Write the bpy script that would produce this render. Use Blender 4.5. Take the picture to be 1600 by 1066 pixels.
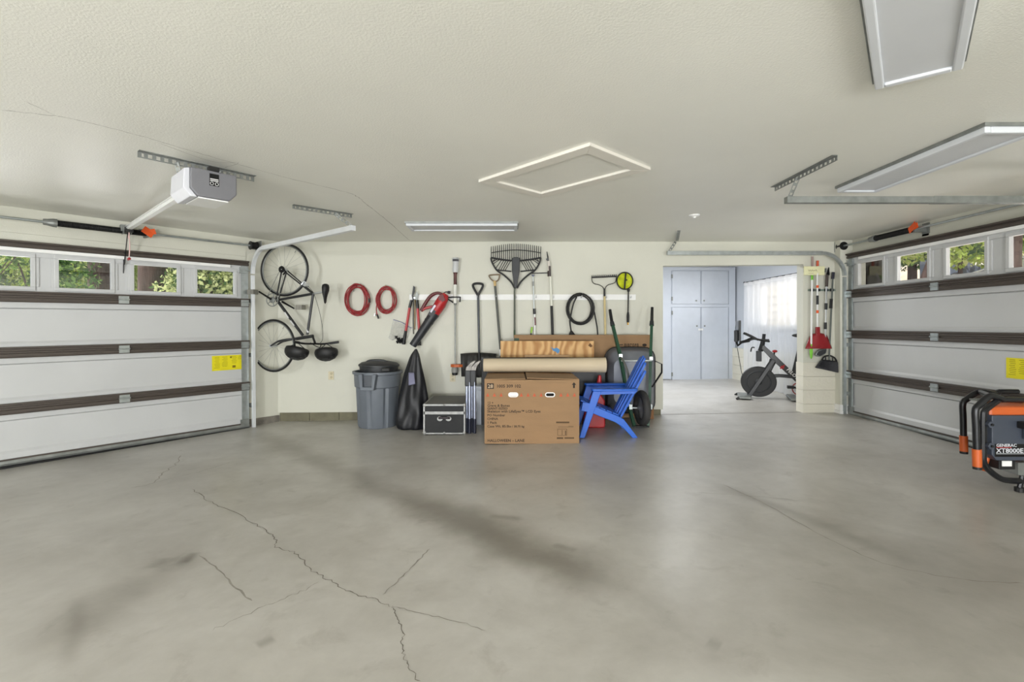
import bpy, bmesh, math, random
from mathutils import Vector, Matrix
random.seed(7)
for o in list(bpy.data.objects):
    bpy.data.objects.remove(o, do_unlink=True)
SC = bpy.context.scene
COL = SC.collection

# ------------------------------------------------------------------ camera
F, CX, HY, EYE = 770.0, 800.0, 508.0, 1.30
cd = bpy.data.cameras.new('camera'); cam = bpy.data.objects.new('camera', cd); COL.objects.link(cam)
cam.location = (0, 0, EYE); cam.rotation_euler = (math.pi / 2, 0, 0)
cd.sensor_width = 36.0; cd.lens = F / 1600 * 36; cd.shift_y = (HY - 533) / 1600; cd.clip_start = .02; cd.clip_end = 300
SC.camera = cam

# ------------------------------------------------------------------ world, sun, fill lamps, exposure
wd = bpy.data.worlds.new('world'); SC.world = wd; wd.use_nodes = True
_n = wd.node_tree.nodes; _bg = _n['Background']
_sky = _n.new('ShaderNodeTexSky'); _sky.sky_type = 'HOSEK_WILKIE'; _sky.turbidity = 3.0
_sky.sun_direction = Vector((-.25, -.45, .86)).normalized()
wd.node_tree.links.new(_sky.outputs[0], _bg.inputs[0]); _bg.inputs[1].default_value = 1.0

def lamp(name, kind, loc, target, energy, color=(1, 1, 1), sx=1, sy=1):
    d = bpy.data.lights.new(name, kind); d.energy = energy; d.color = color
    if kind == 'AREA':
        d.shape = 'RECTANGLE'; d.size = sx; d.size_y = sy
    o = bpy.data.objects.new(name, d); COL.objects.link(o); o.location = loc
    o.rotation_euler = (Vector(target) - Vector(loc)).to_track_quat('-Z', 'Y').to_euler()
    return o
_s = lamp('sun', 'SUN', (0, 0, 20), Vector((0, 0, 20)) - Vector((-.25, -.45, .86)), 7.5, (1, .95, .86)); _s.data.angle = .01
# added fill lamp in the made-up opening behind the camera
lamp('rear_fill', 'AREA', (-1.2, -6.4, 1.22), (-1.2, 6, 1.40), 300, (.965, .985, 1), 7.0, 2.1)
# unseen lamp added to brighten the back room
lamp('back_room_fill', 'AREA', (2.3, 8.6, 2.62), (2.4, 8.7, 0), 92, (.96, .98, 1), 1.6, .6)
# added area lamps outside both doors, standing in for bounce off sunlit ground
lamp('window_fill_left', 'AREA', (-7.5, 8.0, .05), (-5.6, 6.5, 2), 430, (1, .99, .98), 4.0, 4.0)
lamp('window_fill_right', 'AREA', (8.2, 5.4, .9), (6.4, 5.4, 2.2), 900, (1, .99, .98), 3.2, 3.6)
# unseen lamps added well behind the camera to brighten the ceiling
lamp('ceiling_fill_left', 'AREA', (-3.6, -4.6, .5), (-2.2, 5.2, 2.5), 150, (.97, .988, 1), .9, .9)
lamp('ceiling_fill_right', 'AREA', (3.4, -4.6, .5), (2.2, 5.4, 2.5), 118, (.97, .988, 1), .9, .9)
lamp('ceiling_fill_middle', 'AREA', (.2, -5.0, .35), (.3, 6.2, 2.5), 190, (.97, .988, 1), .9, .9)
lamp('rear_left_fill', 'AREA', (-3.6, -1.8, 2.1), (1.6, 6.7, 1.1), 72, (.97, .988, 1), .5, .5)  # added lamp, set to throw soft shadows to the right
SC.view_settings.view_transform = 'Standard'; SC.view_settings.look = 'None'
SC.view_settings.exposure = 0.0; SC.view_settings.gamma = 1.0; SC.view_settings.use_curve_mapping = False

# ------------------------------------------------------------------ helpers
def W(x, y, Z):
    return Vector(((x - CX) / F * Z, Z, EYE - (y - HY) / F * Z))
def fz(x, y):
    return .017 * x + .006 * y
YB = 6.70                                     # back wall
def wp(x, y, off=.05):
    return W(x, y, YB - off)
def lin(c):
    c = c / 255.0
    return c / 12.92 if c <= .04045 else ((c + .055) / 1.055) ** 2.4

MATS = {}
def mat(name, rgb, rough=.55, metal=0.0, var=.10, scale=6.0, bump=0.0, bscale=60.0, spec=.5, stretch=None):
    if name in MATS: return MATS[name]
    m = bpy.data.materials.new(name); m.use_nodes = True; MATS[name] = m
    nt = m.node_tree; b = nt.nodes['Principled BSDF']
    c = [lin(v) for v in rgb]
    tc = nt.nodes.new('ShaderNodeTexCoord'); src = tc.outputs['Object']
    if stretch:
        mp = nt.nodes.new('ShaderNodeMapping'); mp.inputs['Scale'].default_value = stretch
        nt.links.new(src, mp.inputs[0]); src = mp.outputs[0]
    nz = nt.nodes.new('ShaderNodeTexNoise'); nz.inputs['Scale'].default_value = scale; nz.inputs['Detail'].default_value = 5
    nt.links.new(src, nz.inputs['Vector'])
    rp = nt.nodes.new('ShaderNodeValToRGB'); nt.links.new(nz.outputs['Fac'], rp.inputs[0])
    rp.color_ramp.elements[0].position = .3; rp.color_ramp.elements[1].position = .7
    rp.color_ramp.elements[0].color = [max(0, v * (1 - var)) for v in c] + [1]
    rp.color_ramp.elements[1].color = [min(1, v * (1 + var)) for v in c] + [1]
    nt.links.new(rp.outputs[0], b.inputs['Base Color'])
    b.inputs['Roughness'].default_value = rough; b.inputs['Metallic'].default_value = metal
    b.inputs['Specular IOR Level'].default_value = spec
    if bump:
        n2 = nt.nodes.new('ShaderNodeTexNoise'); n2.inputs['Scale'].default_value = bscale; n2.inputs['Detail'].default_value = 3
        nt.links.new(src, n2.inputs['Vector'])
        bp = nt.nodes.new('ShaderNodeBump'); bp.inputs['Strength'].default_value = bump; bp.inputs['Distance'].default_value = .01
        nt.links.new(n2.outputs['Fac'], bp.inputs['Height']); nt.links.new(bp.outputs[0], b.inputs['Normal'])
    return m

def glass_mat(name, tint=(1, 1, 1), gloss=.07, rough=.0):
    if name in MATS: return MATS[name]
    m = bpy.data.materials.new(name); m.use_nodes = True; MATS[name] = m
    nt = m.node_tree; nt.nodes.remove(nt.nodes['Principled BSDF']); out = nt.nodes['Material Output']
    t = nt.nodes.new('ShaderNodeBsdfTransparent'); t.inputs[0].default_value = (*tint, 1)
    g = nt.nodes.new('ShaderNodeBsdfGlossy'); g.inputs['Roughness'].default_value = rough + .02
    nz = nt.nodes.new('ShaderNodeTexNoise'); nz.inputs['Scale'].default_value = 3
    mr = nt.nodes.new('ShaderNodeMapRange'); mr.inputs[3].default_value = gloss * .8; mr.inputs[4].default_value = gloss * 1.2
    nt.links.new(nz.outputs['Fac'], mr.inputs[0])
    mx = nt.nodes.new('ShaderNodeMixShader')
    nt.links.new(mr.outputs[0], mx.inputs[0]); nt.links.new(t.outputs[0], mx.inputs[1]); nt.links.new(g.outputs[0], mx.inputs[2])
    nt.links.new(mx.outputs[0], out.inputs[0])
    return m

def sheer_mat(name, rgb, clear=.4, fold=0):
    if name in MATS: return MATS[name]
    m = bpy.data.materials.new(name); m.use_nodes = True; MATS[name] = m
    nt = m.node_tree; nt.nodes.remove(nt.nodes['Principled BSDF']); out = nt.nodes['Material Output']
    c = [lin(v) for v in rgb] + [1]
    t = nt.nodes.new('ShaderNodeBsdfTransparent')
    d = nt.nodes.new('ShaderNodeBsdfDiffuse'); d.inputs[0].default_value = c
    tl = nt.nodes.new('ShaderNodeBsdfTranslucent'); tl.inputs[0].default_value = c
    m1 = nt.nodes.new('ShaderNodeMixShader'); m1.inputs[0].default_value = .5
    nt.links.new(d.outputs[0], m1.inputs[1]); nt.links.new(tl.outputs[0], m1.inputs[2])
    nz = nt.nodes.new('ShaderNodeTexNoise'); nz.inputs['Scale'].default_value = 12
    mr = nt.nodes.new('ShaderNodeMapRange'); mr.inputs[3].default_value = clear * .8; mr.inputs[4].default_value = clear * 1.2
    nt.links.new(nz.outputs['Fac'], mr.inputs[0])
    m2 = nt.nodes.new('ShaderNodeMixShader')
    nt.links.new(mr.outputs[0], m2.inputs[0]); nt.links.new(m1.outputs[0], m2.inputs[1]); nt.links.new(t.outputs[0], m2.inputs[2])
    nt.links.new(m2.outputs[0], out.inputs[0])
    return m

def frame_of(d):
    d = d.normalized(); up = Vector((0, 0, 1)) if abs(d.z) < .95 else Vector((0, 1, 0))
    a = d.cross(up).normalized(); b = a.cross(d).normalized()
    return a, b

class MB:
    def __init__(s): s.v = []; s.f = []
    def add(s, vs, fs, M=None):
        k = len(s.v)
        s.v += [(M @ Vector(p)) if M else Vector(p) for p in vs]
        s.f += [tuple(i + k for i in q) for q in fs]
        return s
    def box(s, x0, x1, y0, y1, z0, z1, M=None):
        vs = [(x, y, z) for z in (z0, z1) for y in (y0, y1) for x in (x0, x1)]
        return s.add(vs, [(0, 2, 3, 1), (4, 5, 7, 6), (0, 1, 5, 4), (2, 6, 7, 3), (0, 4, 6, 2), (1, 3, 7, 5)], M)
    def prism(s, poly, y0, y1, M=None, axis='y'):
        # poly in (x,z), extruded along y (or poly in (y,z) extruded along x / (x,y) along z)
        n = len(poly)
        if axis == 'y': mk = lambda p, t: (p[0], t, p[1])
        elif axis == 'x': mk = lambda p, t: (t, p[0], p[1])
        else: mk = lambda p, t: (p[0], p[1], t)
        vs = [mk(p, y0) for p in poly] + [mk(p, y1) for p in poly]
        fs = [tuple(range(n)), tuple(range(2 * n - 1, n - 1, -1))]
        fs += [(i, i + n, (i + 1) % n + n, (i + 1) % n) for i in range(n)]
        return s.add(vs, fs, M)
    def tube(s, pts, r, n=8, closed=False, caps=True, sq=1.0, M=None):
        pts = [Vector(p) for p in pts]; m = len(pts); vs = []; fs = []
        rs = r if isinstance(r, (list, tuple)) else [r] * m
        prev = None
        for i in range(m):
            if closed: d = pts[(i + 1) % m] - pts[i - 1]
            elif i == 0: d = pts[1] - pts[0]
            elif i == m - 1: d = pts[-1] - pts[-2]
            else: d = (pts[i + 1] - pts[i]).normalized() + (pts[i] - pts[i - 1]).normalized()
            if d.length < 1e-9: d = Vector((0, 0, 1))
            d.normalize()
            if prev is None: a, b = frame_of(d)
            else:
                a = prev - d * prev.dot(d)
                if a.length < 1e-6: a, _ = frame_of(d)
                a.normalize(); b = a.cross(d).normalized()
            prev = a
            for k in range(n):
                t = 2 * math.pi * (k + .5) / n
                vs.append(pts[i] + (a * math.cos(t) + b * math.sin(t) * sq) * rs[i])
        for i in range(m if closed else m - 1):
            for k in range(n):
                k2 = (k + 1) % n; i2 = (i + 1) % m
                fs.append((i * n + k, i * n + k2, i2 * n + k2, i2 * n + k))
        if caps and not closed:
            fs.append(tuple(range(n - 1, -1, -1))); fs.append(tuple(range((m - 1) * n, m * n)))
        return s.add(vs, fs, M)
    def cyl(s, p0, p1, r0, r1=None, n=12, M=None):
        return s.tube([p0, p1], [r0, r0 if r1 is None else r1], n, M=M)
    def bar(s, p0, p1, w, t, M=None):
        # flat bar: width w (in the plane facing -Y), thickness t (along Y)
        p0 = Vector(p0); p1 = Vector(p1); d = (p1 - p0).normalized(); y = Vector((0, 1, 0))
        a = d.cross(y); a = a.normalized() if a.length > 1e-6 else Vector((1, 0, 0)); b = d.cross(a).normalized()
        vs = [p + a * (w / 2 * i) + b * (t / 2 * j) for p in (p0, p1) for j in (-1, 1) for i in (-1, 1)]
        return s.add(vs, [(0, 2, 3, 1), (4, 5, 7, 6), (0, 1, 5, 4), (2, 6, 7, 3), (0, 4, 6, 2), (1, 3, 7, 5)], M)
    def lathe(s, prof, n=24, M=None, caps=True):
        vs = []; fs = []; m = len(prof)
        for r, z in prof:
            for k in range(n):
                t = 2 * math.pi * k / n; vs.append((r * math.cos(t), r * math.sin(t), z))
        for i in range(m - 1):
            for k in range(n):
                k2 = (k + 1) % n; fs.append((i * n + k, i * n + k2, (i + 1) * n + k2, (i + 1) * n + k))
        if caps:
            fs.append(tuple(range(n - 1, -1, -1))); fs.append(tuple(range((m - 1) * n, m * n)))
        return s.add(vs, fs, M)
    def torus(s, c, u, v, R, r, n=32, k=8, R2=None):
        c = Vector(c); u = Vector(u).normalized(); v = Vector(v).normalized(); R2 = R if R2 is None else R2
        return s.tube([c + u * R * math.cos(2 * math.pi * i / n) + v * R2 * math.sin(2 * math.pi * i / n) for i in range(n)], r, k, closed=True)
    def ball(s, c, rx, ry=None, rz=None, n=14, m=9, M=None):
        ry = rx if ry is None else ry; rz = rx if rz is None else rz
        prof = [(math.sin(math.pi * (i + .02) / (m + .04)), -math.cos(math.pi * (i + .02) / (m + .04))) for i in range(m + 1)]
        T = Matrix.Translation(Vector(c)) @ Matrix.Diagonal((rx, ry, rz, 1))
        return s.lathe(prof, n, (M @ T) if M else T)
    def grid(s, fn, nu, nv, thick=0):
        vs = [Vector(fn(i / nu, j / nv)) for j in range(nv + 1) for i in range(nu + 1)]
        fs = [(j * (nu + 1) + i, j * (nu + 1) + i + 1, (j + 1) * (nu + 1) + i + 1, (j + 1) * (nu + 1) + i) for j in range(nv) for i in range(nu)]
        return s.add(vs, fs)
    def build(s, name, m, parent=None, local=False, smooth=False, bevel=0, solid=0, sub=0):
        me = bpy.data.meshes.new(name)
        if parent is not None:
            MW = WORLD[parent.name]
            inv = MW.inverted(); vs = s.v if local else [inv @ p for p in s.v]
            loc = None
        else:
            MW = Matrix.Identity(4)
            xs = [p.x for p in s.v]; ys = [p.y for p in s.v]; zs = [p.z for p in s.v]
            loc = Vector(((min(xs) + max(xs)) / 2, (min(ys) + max(ys)) / 2, min(zs)))
            vs = [p - loc for p in s.v]; MW = Matrix.Translation(loc)
        me.from_pydata([tuple(p) for p in vs], [], s.f); me.update()
        bm = bmesh.new(); bm.from_mesh(me); bmesh.ops.recalc_face_normals(bm, faces=bm.faces); bm.to_mesh(me); bm.free()
        if smooth:
            me.polygons.foreach_set('use_smooth', [True] * len(me.polygons))
            if smooth != 'all':
                try: me.set_sharp_from_angle(angle=math.radians(38))
                except Exception: pass
        me.materials.append(m)
        o = bpy.data.objects.new(name, me); COL.objects.link(o)
        if loc is not None: o.location = loc
        if parent is not None: o.parent = parent
        WORLD[o.name] = MW
        if solid:
            md = o.modifiers.new('solid', 'SOLIDIFY'); md.thickness = solid; md.offset = 0
        if sub:
            md = o.modifiers.new('sub', 'SUBSURF'); md.levels = sub; md.render_levels = sub
        if bevel:
            md = o.modifiers.new('bevel', 'BEVEL'); md.width = bevel; md.segments = 2; md.limit_method = 'ANGLE'
        return o
WORLD = {}
def tag(o, label, cat, group=None, kind=None):
    o['label'] = label; o['category'] = cat
    if group: o['group'] = group
    if kind: o['kind'] = kind
    return o
def thing(name, label, cat, loc=(0, 0, 0), rotz=0, group=None, kind=None, M=None):
    o = bpy.data.objects.new(name, None); COL.objects.link(o); o.empty_display_size = .1
    if M is None: M = Matrix.Translation(Vector(loc)) @ Matrix.Rotation(rotz, 4, 'Z')
    o.matrix_world = M; WORLD[o.name] = M.copy()
    return tag(o, label, cat, group, kind)
def copy_of(o, parent=None, M=None):
    c = o.copy(); COL.objects.link(c)
    if parent is not None:
        c.parent = parent
    if M is not None: c.matrix_world = M
    WORLD[c.name] = M.copy() if M is not None else WORLD[parent.name]
    for ch in [x for x in bpy.data.objects if x.parent == o]:
        copy_of(ch, c)
    return c
def curve(pts, n=6, closed=False):
    pts = [Vector(p) for p in pts]; m = len(pts); out = []
    for i in range(m if closed else m - 1):
        if closed: a, b, c, d = pts[i - 1], pts[i], pts[(i + 1) % m], pts[(i + 2) % m]
        else: a, b, c, d = pts[max(i - 1, 0)], pts[i], pts[i + 1], pts[min(i + 2, m - 1)]
        for k in range(n):
            t = k / n
            out.append(.5 * ((2 * b) + (c - a) * t + (2 * a - 5 * b + 4 * c - d) * t * t + (3 * b - a - 3 * c + d) * t ** 3))
    if not closed: out.append(pts[-1])
    return out
def text_into(mb, s, size, M, extrude=0.0006, sx=1.0, align='LEFT'):
    cu = bpy.data.curves.new('t', 'FONT'); cu.body = s; cu.size = size; cu.align_x = align; cu.extrude = extrude; cu.resolution_u = 2; cu.offset = size * .016
    ob = bpy.data.objects.new('t', cu); COL.objects.link(ob)
    dg = bpy.context.evaluated_depsgraph_get(); me = bpy.data.meshes.new_from_object(ob.evaluated_get(dg))
    mb.add([(v.co.x * sx, v.co.y, v.co.z) for v in me.vertices], [tuple(p.vertices) for p in me.polygons], M)
    bpy.data.objects.remove(ob, do_unlink=True); bpy.data.curves.remove(cu); bpy.data.meshes.remove(me)
RX90 = Matrix.Rotation(math.pi / 2, 4, 'X')

# ------------------------------------------------------------------ materials
m_wall = mat('cream wall paint', (207, 206, 193), .55, var=.035, scale=1.2, bump=.12, bscale=90)
m_pier = mat('painted masonry', (222, 218, 203), .6, var=.05, scale=3, bump=.3, bscale=40)
m_bwall = mat('pale grey wall paint', (205, 210, 218), .6, var=.03, scale=1.5, bump=.06)
m_ceil = mat('knockdown ceiling paint', (230, 229, 220), .42, var=.04, scale=.8, bump=.22, bscale=95, spec=.6)
m_stem = mat('olive stem wall', (112, 108, 88), .8, var=.15, scale=9, bump=.3)
m_stem2 = mat('bare concrete stem', (120, 115, 106), .9, var=.25, scale=12, bump=.5)
m_door = mat('white door steel', (194, 195, 195), .42, var=.03, scale=2.0, bump=.05, bscale=120)
m_strut = mat('dark brown strut', (76, 68, 62), .5, .2, var=.12, scale=3, stretch=(2, 20, 20))
m_galv = mat('galvanised steel', (172, 178, 178), .38, .75, var=.14, scale=14)
m_galvd = mat('dull galvanised steel', (140, 143, 140), .5, .6, var=.18, scale=12)
m_white = mat('white trim paint', (236, 236, 234), .4, var=.03)
m_black = mat('black rubber', (19, 19, 20), .55, var=.2, scale=20)
m_blackm = mat('black metal', (18, 18, 19), .4, .3, var=.2, scale=12)
m_dark = mat('charcoal plastic', (40, 42, 45), .5, var=.12, scale=9)
m_silver = mat('bright steel', (205, 208, 212), .28, .9, var=.06)
m_red = mat('red plastic', (176, 36, 40), .4, var=.12)
m_redcord = mat('red cable', (150, 38, 42), .5, var=.25, scale=30)
m_orange = mat('orange plastic', (236, 96, 40), .5, var=.1)
m_glass = glass_mat('window glass')
m_card = mat('kraft cardboard', (150, 119, 86), .8, var=.07, scale=3.0, bump=.15, bscale=50, stretch=(1, 1, 3))
m_cardl = mat('pale kraft paper', (203, 187, 160), .75, var=.05, scale=3)
m_ink = mat('black print ink', (42, 34, 28), .8, var=.1)
m_yellow = mat('yellow warning label', (226, 214, 22), .5, var=.04)
m_hollow_shade = mat('painted hollow shade', (14, 14, 14), .9, var=.1)  # near-black that stands in for the shade inside openings

# floor: weathered concrete with tyre wear, darker bands and stains
def floor_material():
    m = bpy.data.materials.new('worn concrete'); m.use_nodes = True
    nt = m.node_tree; N = nt.nodes; L = nt.links; b = N['Principled BSDF']
    tc = N.new('ShaderNodeNewGeometry'); pos = tc.outputs['Position']
    def noise(sc, det=6, rough=.55, dist=0):
        n = N.new('ShaderNodeTexNoise'); n.inputs['Scale'].default_value = sc; n.inputs['Detail'].default_value = det
        n.inputs['Roughness'].default_value = rough; n.inputs['Distortion'].default_value = dist; L.new(pos, n.inputs['Vector']); return n.outputs['Fac']
    def ramp(inp, p0, c0, p1, c1):
        r = N.new('ShaderNodeValToRGB'); r.color_ramp.elements[0].position = p0; r.color_ramp.elements[1].position = p1
        r.color_ramp.elements[0].color = [*c0, 1]; r.color_ramp.elements[1].color = [*c1, 1]; L.new(inp, r.inputs[0]); return r.outputs[0]
    def mix(kind, f, a, c):
        x = N.new('ShaderNodeMix'); x.data_type = 'RGBA'; x.blend_type = kind
        if isinstance(f, float): x.inputs[0].default_value = f
        else: L.new(f, x.inputs[0])
        for sk, val in ((x.inputs[6], a), (x.inputs[7], c)):
            if isinstance(val, tuple): sk.default_value = (*val, 1)
            else: L.new(val, sk)
        return x.outputs[2]
    def math_(op, a, c=None):
        x = N.new('ShaderNodeMath'); x.operation = op
        for i, val in enumerate((a, c)):
            if val is None: continue
            if isinstance(val, (int, float)): x.inputs[i].default_value = val
            else: L.new(val, x.inputs[i])
        return x.outputs[0]
    s3 = lambda *c: tuple(lin(v) for v in c)
    base = ramp(noise(.55, 4, .6, .6), .34, s3(180, 176, 169), .68, s3(205, 202, 197))
    base = mix('MULTIPLY', .85, base, ramp(noise(1.9, 8, .66, .35), .28, (.76, .75, .73), .62, (1.0, 1.0, 1.0)))
    base = mix('MULTIPLY', .5, base, ramp(noise(11, 6, .6), .3, (.88, .88, .87), .7, (1.03, 1.03, 1.03)))
    # small dark stains
    base = mix('MULTIPLY', .5, base, ramp(noise(4.5, 7, .65, .4), .26, (.62, .60, .57), .42, (1, 1, 1)))
    # darker bands, tyre wear among them, each a soft stripe between two points on the slab
    sx = N.new('ShaderNodeSeparateXYZ'); L.new(pos, sx.inputs[0])
    nz = noise(1.7, 5, .6)
    for (x0, y0, x1, y1, wd_, dark) in BANDS:
        dx, dy = x1 - x0, y1 - y0; ln = math.hypot(dx, dy); dx /= ln; dy /= ln
        across = math_('ADD', math_('MULTIPLY', math_('SUBTRACT', sx.outputs[0], x0), -dy), math_('MULTIPLY', math_('SUBTRACT', sx.outputs[1], y0), dx))
        along = math_('ADD', math_('MULTIPLY', math_('SUBTRACT', sx.outputs[0], x0), dx), math_('MULTIPLY', math_('SUBTRACT', sx.outputs[1], y0), dy))
        across = math_('ADD', across, math_('MULTIPLY', math_('SUBTRACT', nz, .5), wd_ * 1.4))
        a = math_('ABSOLUTE', across)
        e = math_('ABSOLUTE', math_('SUBTRACT', along, ln / 2))
        r1 = N.new('ShaderNodeMapRange'); r1.interpolation_type = 'SMOOTHSTEP'; L.new(a, r1.inputs[0])
        r1.inputs[1].default_value = 0; r1.inputs[2].default_value = wd_; r1.inputs[3].default_value = 1; r1.inputs[4].default_value = 0
        r2 = N.new('ShaderNodeMapRange'); r2.interpolation_type = 'SMOOTHSTEP'; L.new(e, r2.inputs[0])
        r2.inputs[1].default_value = ln * .28; r2.inputs[2].default_value = ln * .5; r2.inputs[3].default_value = 1; r2.inputs[4].default_value = 0
        fac = math_('MULTIPLY', math_('MULTIPLY', r1.outputs[0], r2.outputs[0]), dark)
        base = mix('MULTIPLY', fac, base, (.50, .475, .435))
    L.new(base, b.inputs['Base Color'])
    rr = N.new('ShaderNodeMapRange'); L.new(noise(1.1, 3, .5, .1), rr.inputs[0]); rr.inputs[1].default_value = .25; rr.inputs[2].default_value = .75
    rr.inputs[3].default_value = .285; rr.inputs[4].default_value = .42; L.new(rr.outputs[0], b.inputs['Roughness'])
    b.inputs['Specular IOR Level'].default_value = .85
    bp = N.new('ShaderNodeBump'); bp.inputs['Strength'].default_value = .07; bp.inputs['Distance'].default_value = .01
    L.new(noise(6, 6, .6), bp.inputs['Height']); L.new(bp.outputs[0], b.inputs['Normal'])
    return m
def fp(x, y):                                   # point of the floor seen at a pixel
    Z = 1.25 * F / (y - HY)
    for _ in range(6):
        X = (x - CX) / F * Z; Z = (EYE - fz(X, Z)) * F / (y - HY)
    return Vector(((x - CX) / F * Z, Z, fz((x - CX) / F * Z, Z)))
def band(xa, ya, xb, yb, w, d):
    a = fp(xa, ya); c = fp(xb, yb); return (a.x, a.y, c.x, c.y, w, d)
BANDS = [band(380, 668, 1040, 960, .22, .65), band(640, 770, 980, 930, .30, .75), band(0, 690, 240, 740, .35, .35),
         band(1090, 745, 1500, 905, .10, .4), band(20, 1040, 330, 850, .22, .4), band(1250, 1060, 1650, 760, .9, .45), band(820, 850, 1250, 1060, .35, .3),  # the widest band darkens the near right part of the floor
         band(285, 882, 306, 862, .05, .7), band(398, 1010, 430, 995, .05, .6), band(235, 890, 265, 870, .07, .5), band(760, 806, 820, 812, .06, .6), band(860, 850, 905, 862, .05, .5), band(1105, 1000, 1130, 1010, .06, .4), band(110, 1050, 125, 930, .06, .4)]
m_floor = floor_material()
# ------------------------------------------------------------------ the setting
TH = math.radians(39.2); DL = Vector((-math.sin(TH), -math.cos(TH), 0)); NL = Vector((math.cos(TH), -math.sin(TH), 0)); PL = Vector((-3.389, 6.35, 0))
def axes(x, y, z, o):
    M = Matrix.Identity(4)
    for i in range(3):
        M[i][0] = x[i]; M[i][1] = y[i]; M[i][2] = z[i]; M[i][3] = o[i]
    return M
ZUP = Vector((0, 0, 1)); CEIL = 2.433
MLW = axes(DL, NL, ZUP, PL)                                       # left wall frame: x along the wall towards us, y into the room
MLD = axes((DL + Vector((0, 0, -.012))), NL, ZUP, PL + Vector((0, 0, -.015)))
DOORX, DY0 = 4.49, 3.82
MRD = axes(Vector((0, 1, 0)), Vector((-1, 0, 0)), ZUP, Vector((DOORX, DY0, .112)))

def struct(mb, name, m, label, cat, **k):
    o = mb.build(name, m, **k); return tag(o, label, cat, kind='structure')

mb = MB()
fl = [(-8.2, -6.9), (5.0, -6.9), (5.0, 10.9), (-1.0, 10.9), (-1.0, 6.9), (-3.7, 6.9), (-8.2, 1.4)]
mb.add([(x, y, fz(x, y)) for x, y in fl] + [(x, y, fz(x, y) - .2) for x, y in fl],
       [tuple(range(7)), tuple(range(13, 6, -1))] + [(i, i + 7, (i + 1) % 7 + 7, (i + 1) % 7) for i in range(7)])
floor = struct(mb, 'floor', m_floor, 'worn grey concrete garage floor with long cracks and tyre marks', 'floor')
m_crack = mat('dark crack', (118, 112, 103), .95, var=.3, scale=20)  # dark tone of the floor cracks and the slab joint
m_crackf = mat('faint crack', (152, 147, 139), .95, var=.2, scale=20)
def crack(pix, w, m, jag=.012, n=7, parent=None, fn=fp, lift=.0012):
    pts = curve([fn(*p) for p in pix], n); rnd = random.Random(int(pix[0][0] * 7 + pix[0][1]))
    vs = []; fs = []
    for i, p in enumerate(pts):
        d = (pts[min(i + 1, len(pts) - 1)] - pts[max(i - 1, 0)]).normalized(); s = Vector((-d.y, d.x, 0))
        p = p + s * rnd.uniform(-jag, jag); hw = w * rnd.uniform(.35, 1.0) / 2 * (1 if 0 < i < len(pts) - 1 else .2)
        vs += [p + s * hw + Vector((0, 0, lift)), p - s * hw + Vector((0, 0, lift))]
        if i: fs.append((2 * i - 2, 2 * i - 1, 2 * i + 1, 2 * i))
    return MB().add(vs, fs).build('crack', m, parent)
crack([(300, 765), (330, 785), (365, 800), (400, 820), (428, 838), (432, 855), (462, 865), (485, 890), (520, 910), (545, 925), (580, 935), (612, 948)], .006, m_crack, .011, 8, floor)
crack([(612, 948), (622, 965), (630, 990), (628, 1015), (638, 1040), (655, 1066)], .0055, m_crack, .008, 8, floor)
crack([(612, 948), (650, 956), (700, 968), (760, 985)], .006, m_crackf, .008, 7, floor)
crack([(598, 930), (625, 905), (650, 880), (672, 858)], .010, m_crackf, .006, 6, floor)
crack([(500, 910), (470, 925), (430, 940), (390, 958), (330, 985)], .006, m_crackf, .014, 6, floor)
crack([(312, 868), (340, 890), (365, 915), (392, 940)], .011, m_crackf, .006, 6, floor)
crack([(205, 762), (240, 755), (255, 740), (275, 725), (282, 712)], .010, m_crackf, .015, 6, floor)
crack([(240, 755), (280, 745), (320, 735), (360, 722)], .006, m_crackf, .012, 6, floor)
crack([(1130, 758), (1200, 790), (1290, 840), (1380, 880), (1500, 905), (1600, 912)], .008, m_crackf, .008, 6, floor)
crack([(1090, 770), (1170, 775), (1250, 783)], .006, m_crackf, .01, 6, floor)
# joint between the two slabs at the doorway
mb = MB(); a, c = (2.02, YB + .03), (3.97, YB + .03)
mb.add([(a[0], a[1], fz(*a) + .0015), (c[0], c[1], fz(*c) + .0015), (c[0], c[1] + .02, fz(*c) + .0015), (a[0], a[1] + .02, fz(*a) + .0015)], [(0, 1, 2, 3)])
mb.build('slab_joint', m_crack, floor)

mb = MB()
e0 = PL + DL * -1.0 + NL * -.55; e1 = PL + DL * 6.4 + NL * -.55
cp = [(e0.x, 6.86), (e0.x, e0.y), (e1.x, e1.y), (e1.x, -6.8), (4.95, -6.8), (4.95, 6.86)]
cp[1] = (e0.x, 6.87)
mb.prism([cp[0], cp[2], cp[3], cp[4], cp[5]], CEIL, CEIL + .15, axis='z')
ceiling = struct(mb, 'ceiling', m_ceil, 'off-white knockdown textured garage ceiling with a long crack', 'ceiling')
def cpix(x, y, dz=0.0):
    Z = (CEIL - dz - EYE) * F / (HY - y); return Vector(((x - CX) / F * Z, Z, CEIL - dz))
crack([(0, 171), (80, 180), (100, 183), (150, 194), (230, 215), (300, 236), (370, 256), (450, 278), (540, 300), (562, 310), (580, 325), (605, 345), (640, 376)], .006, m_crackf, .006, 8, ceiling, cpix, -.0012)
crack([(40, 158), (85, 180)], .004, m_crackf, .004, 5, ceiling, cpix, -.0012)
crack([(245, 222), (330, 252), (372, 254), (350, 262)], .004, m_crackf, .003, 5, ceiling, cpix, -.0012)

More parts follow.
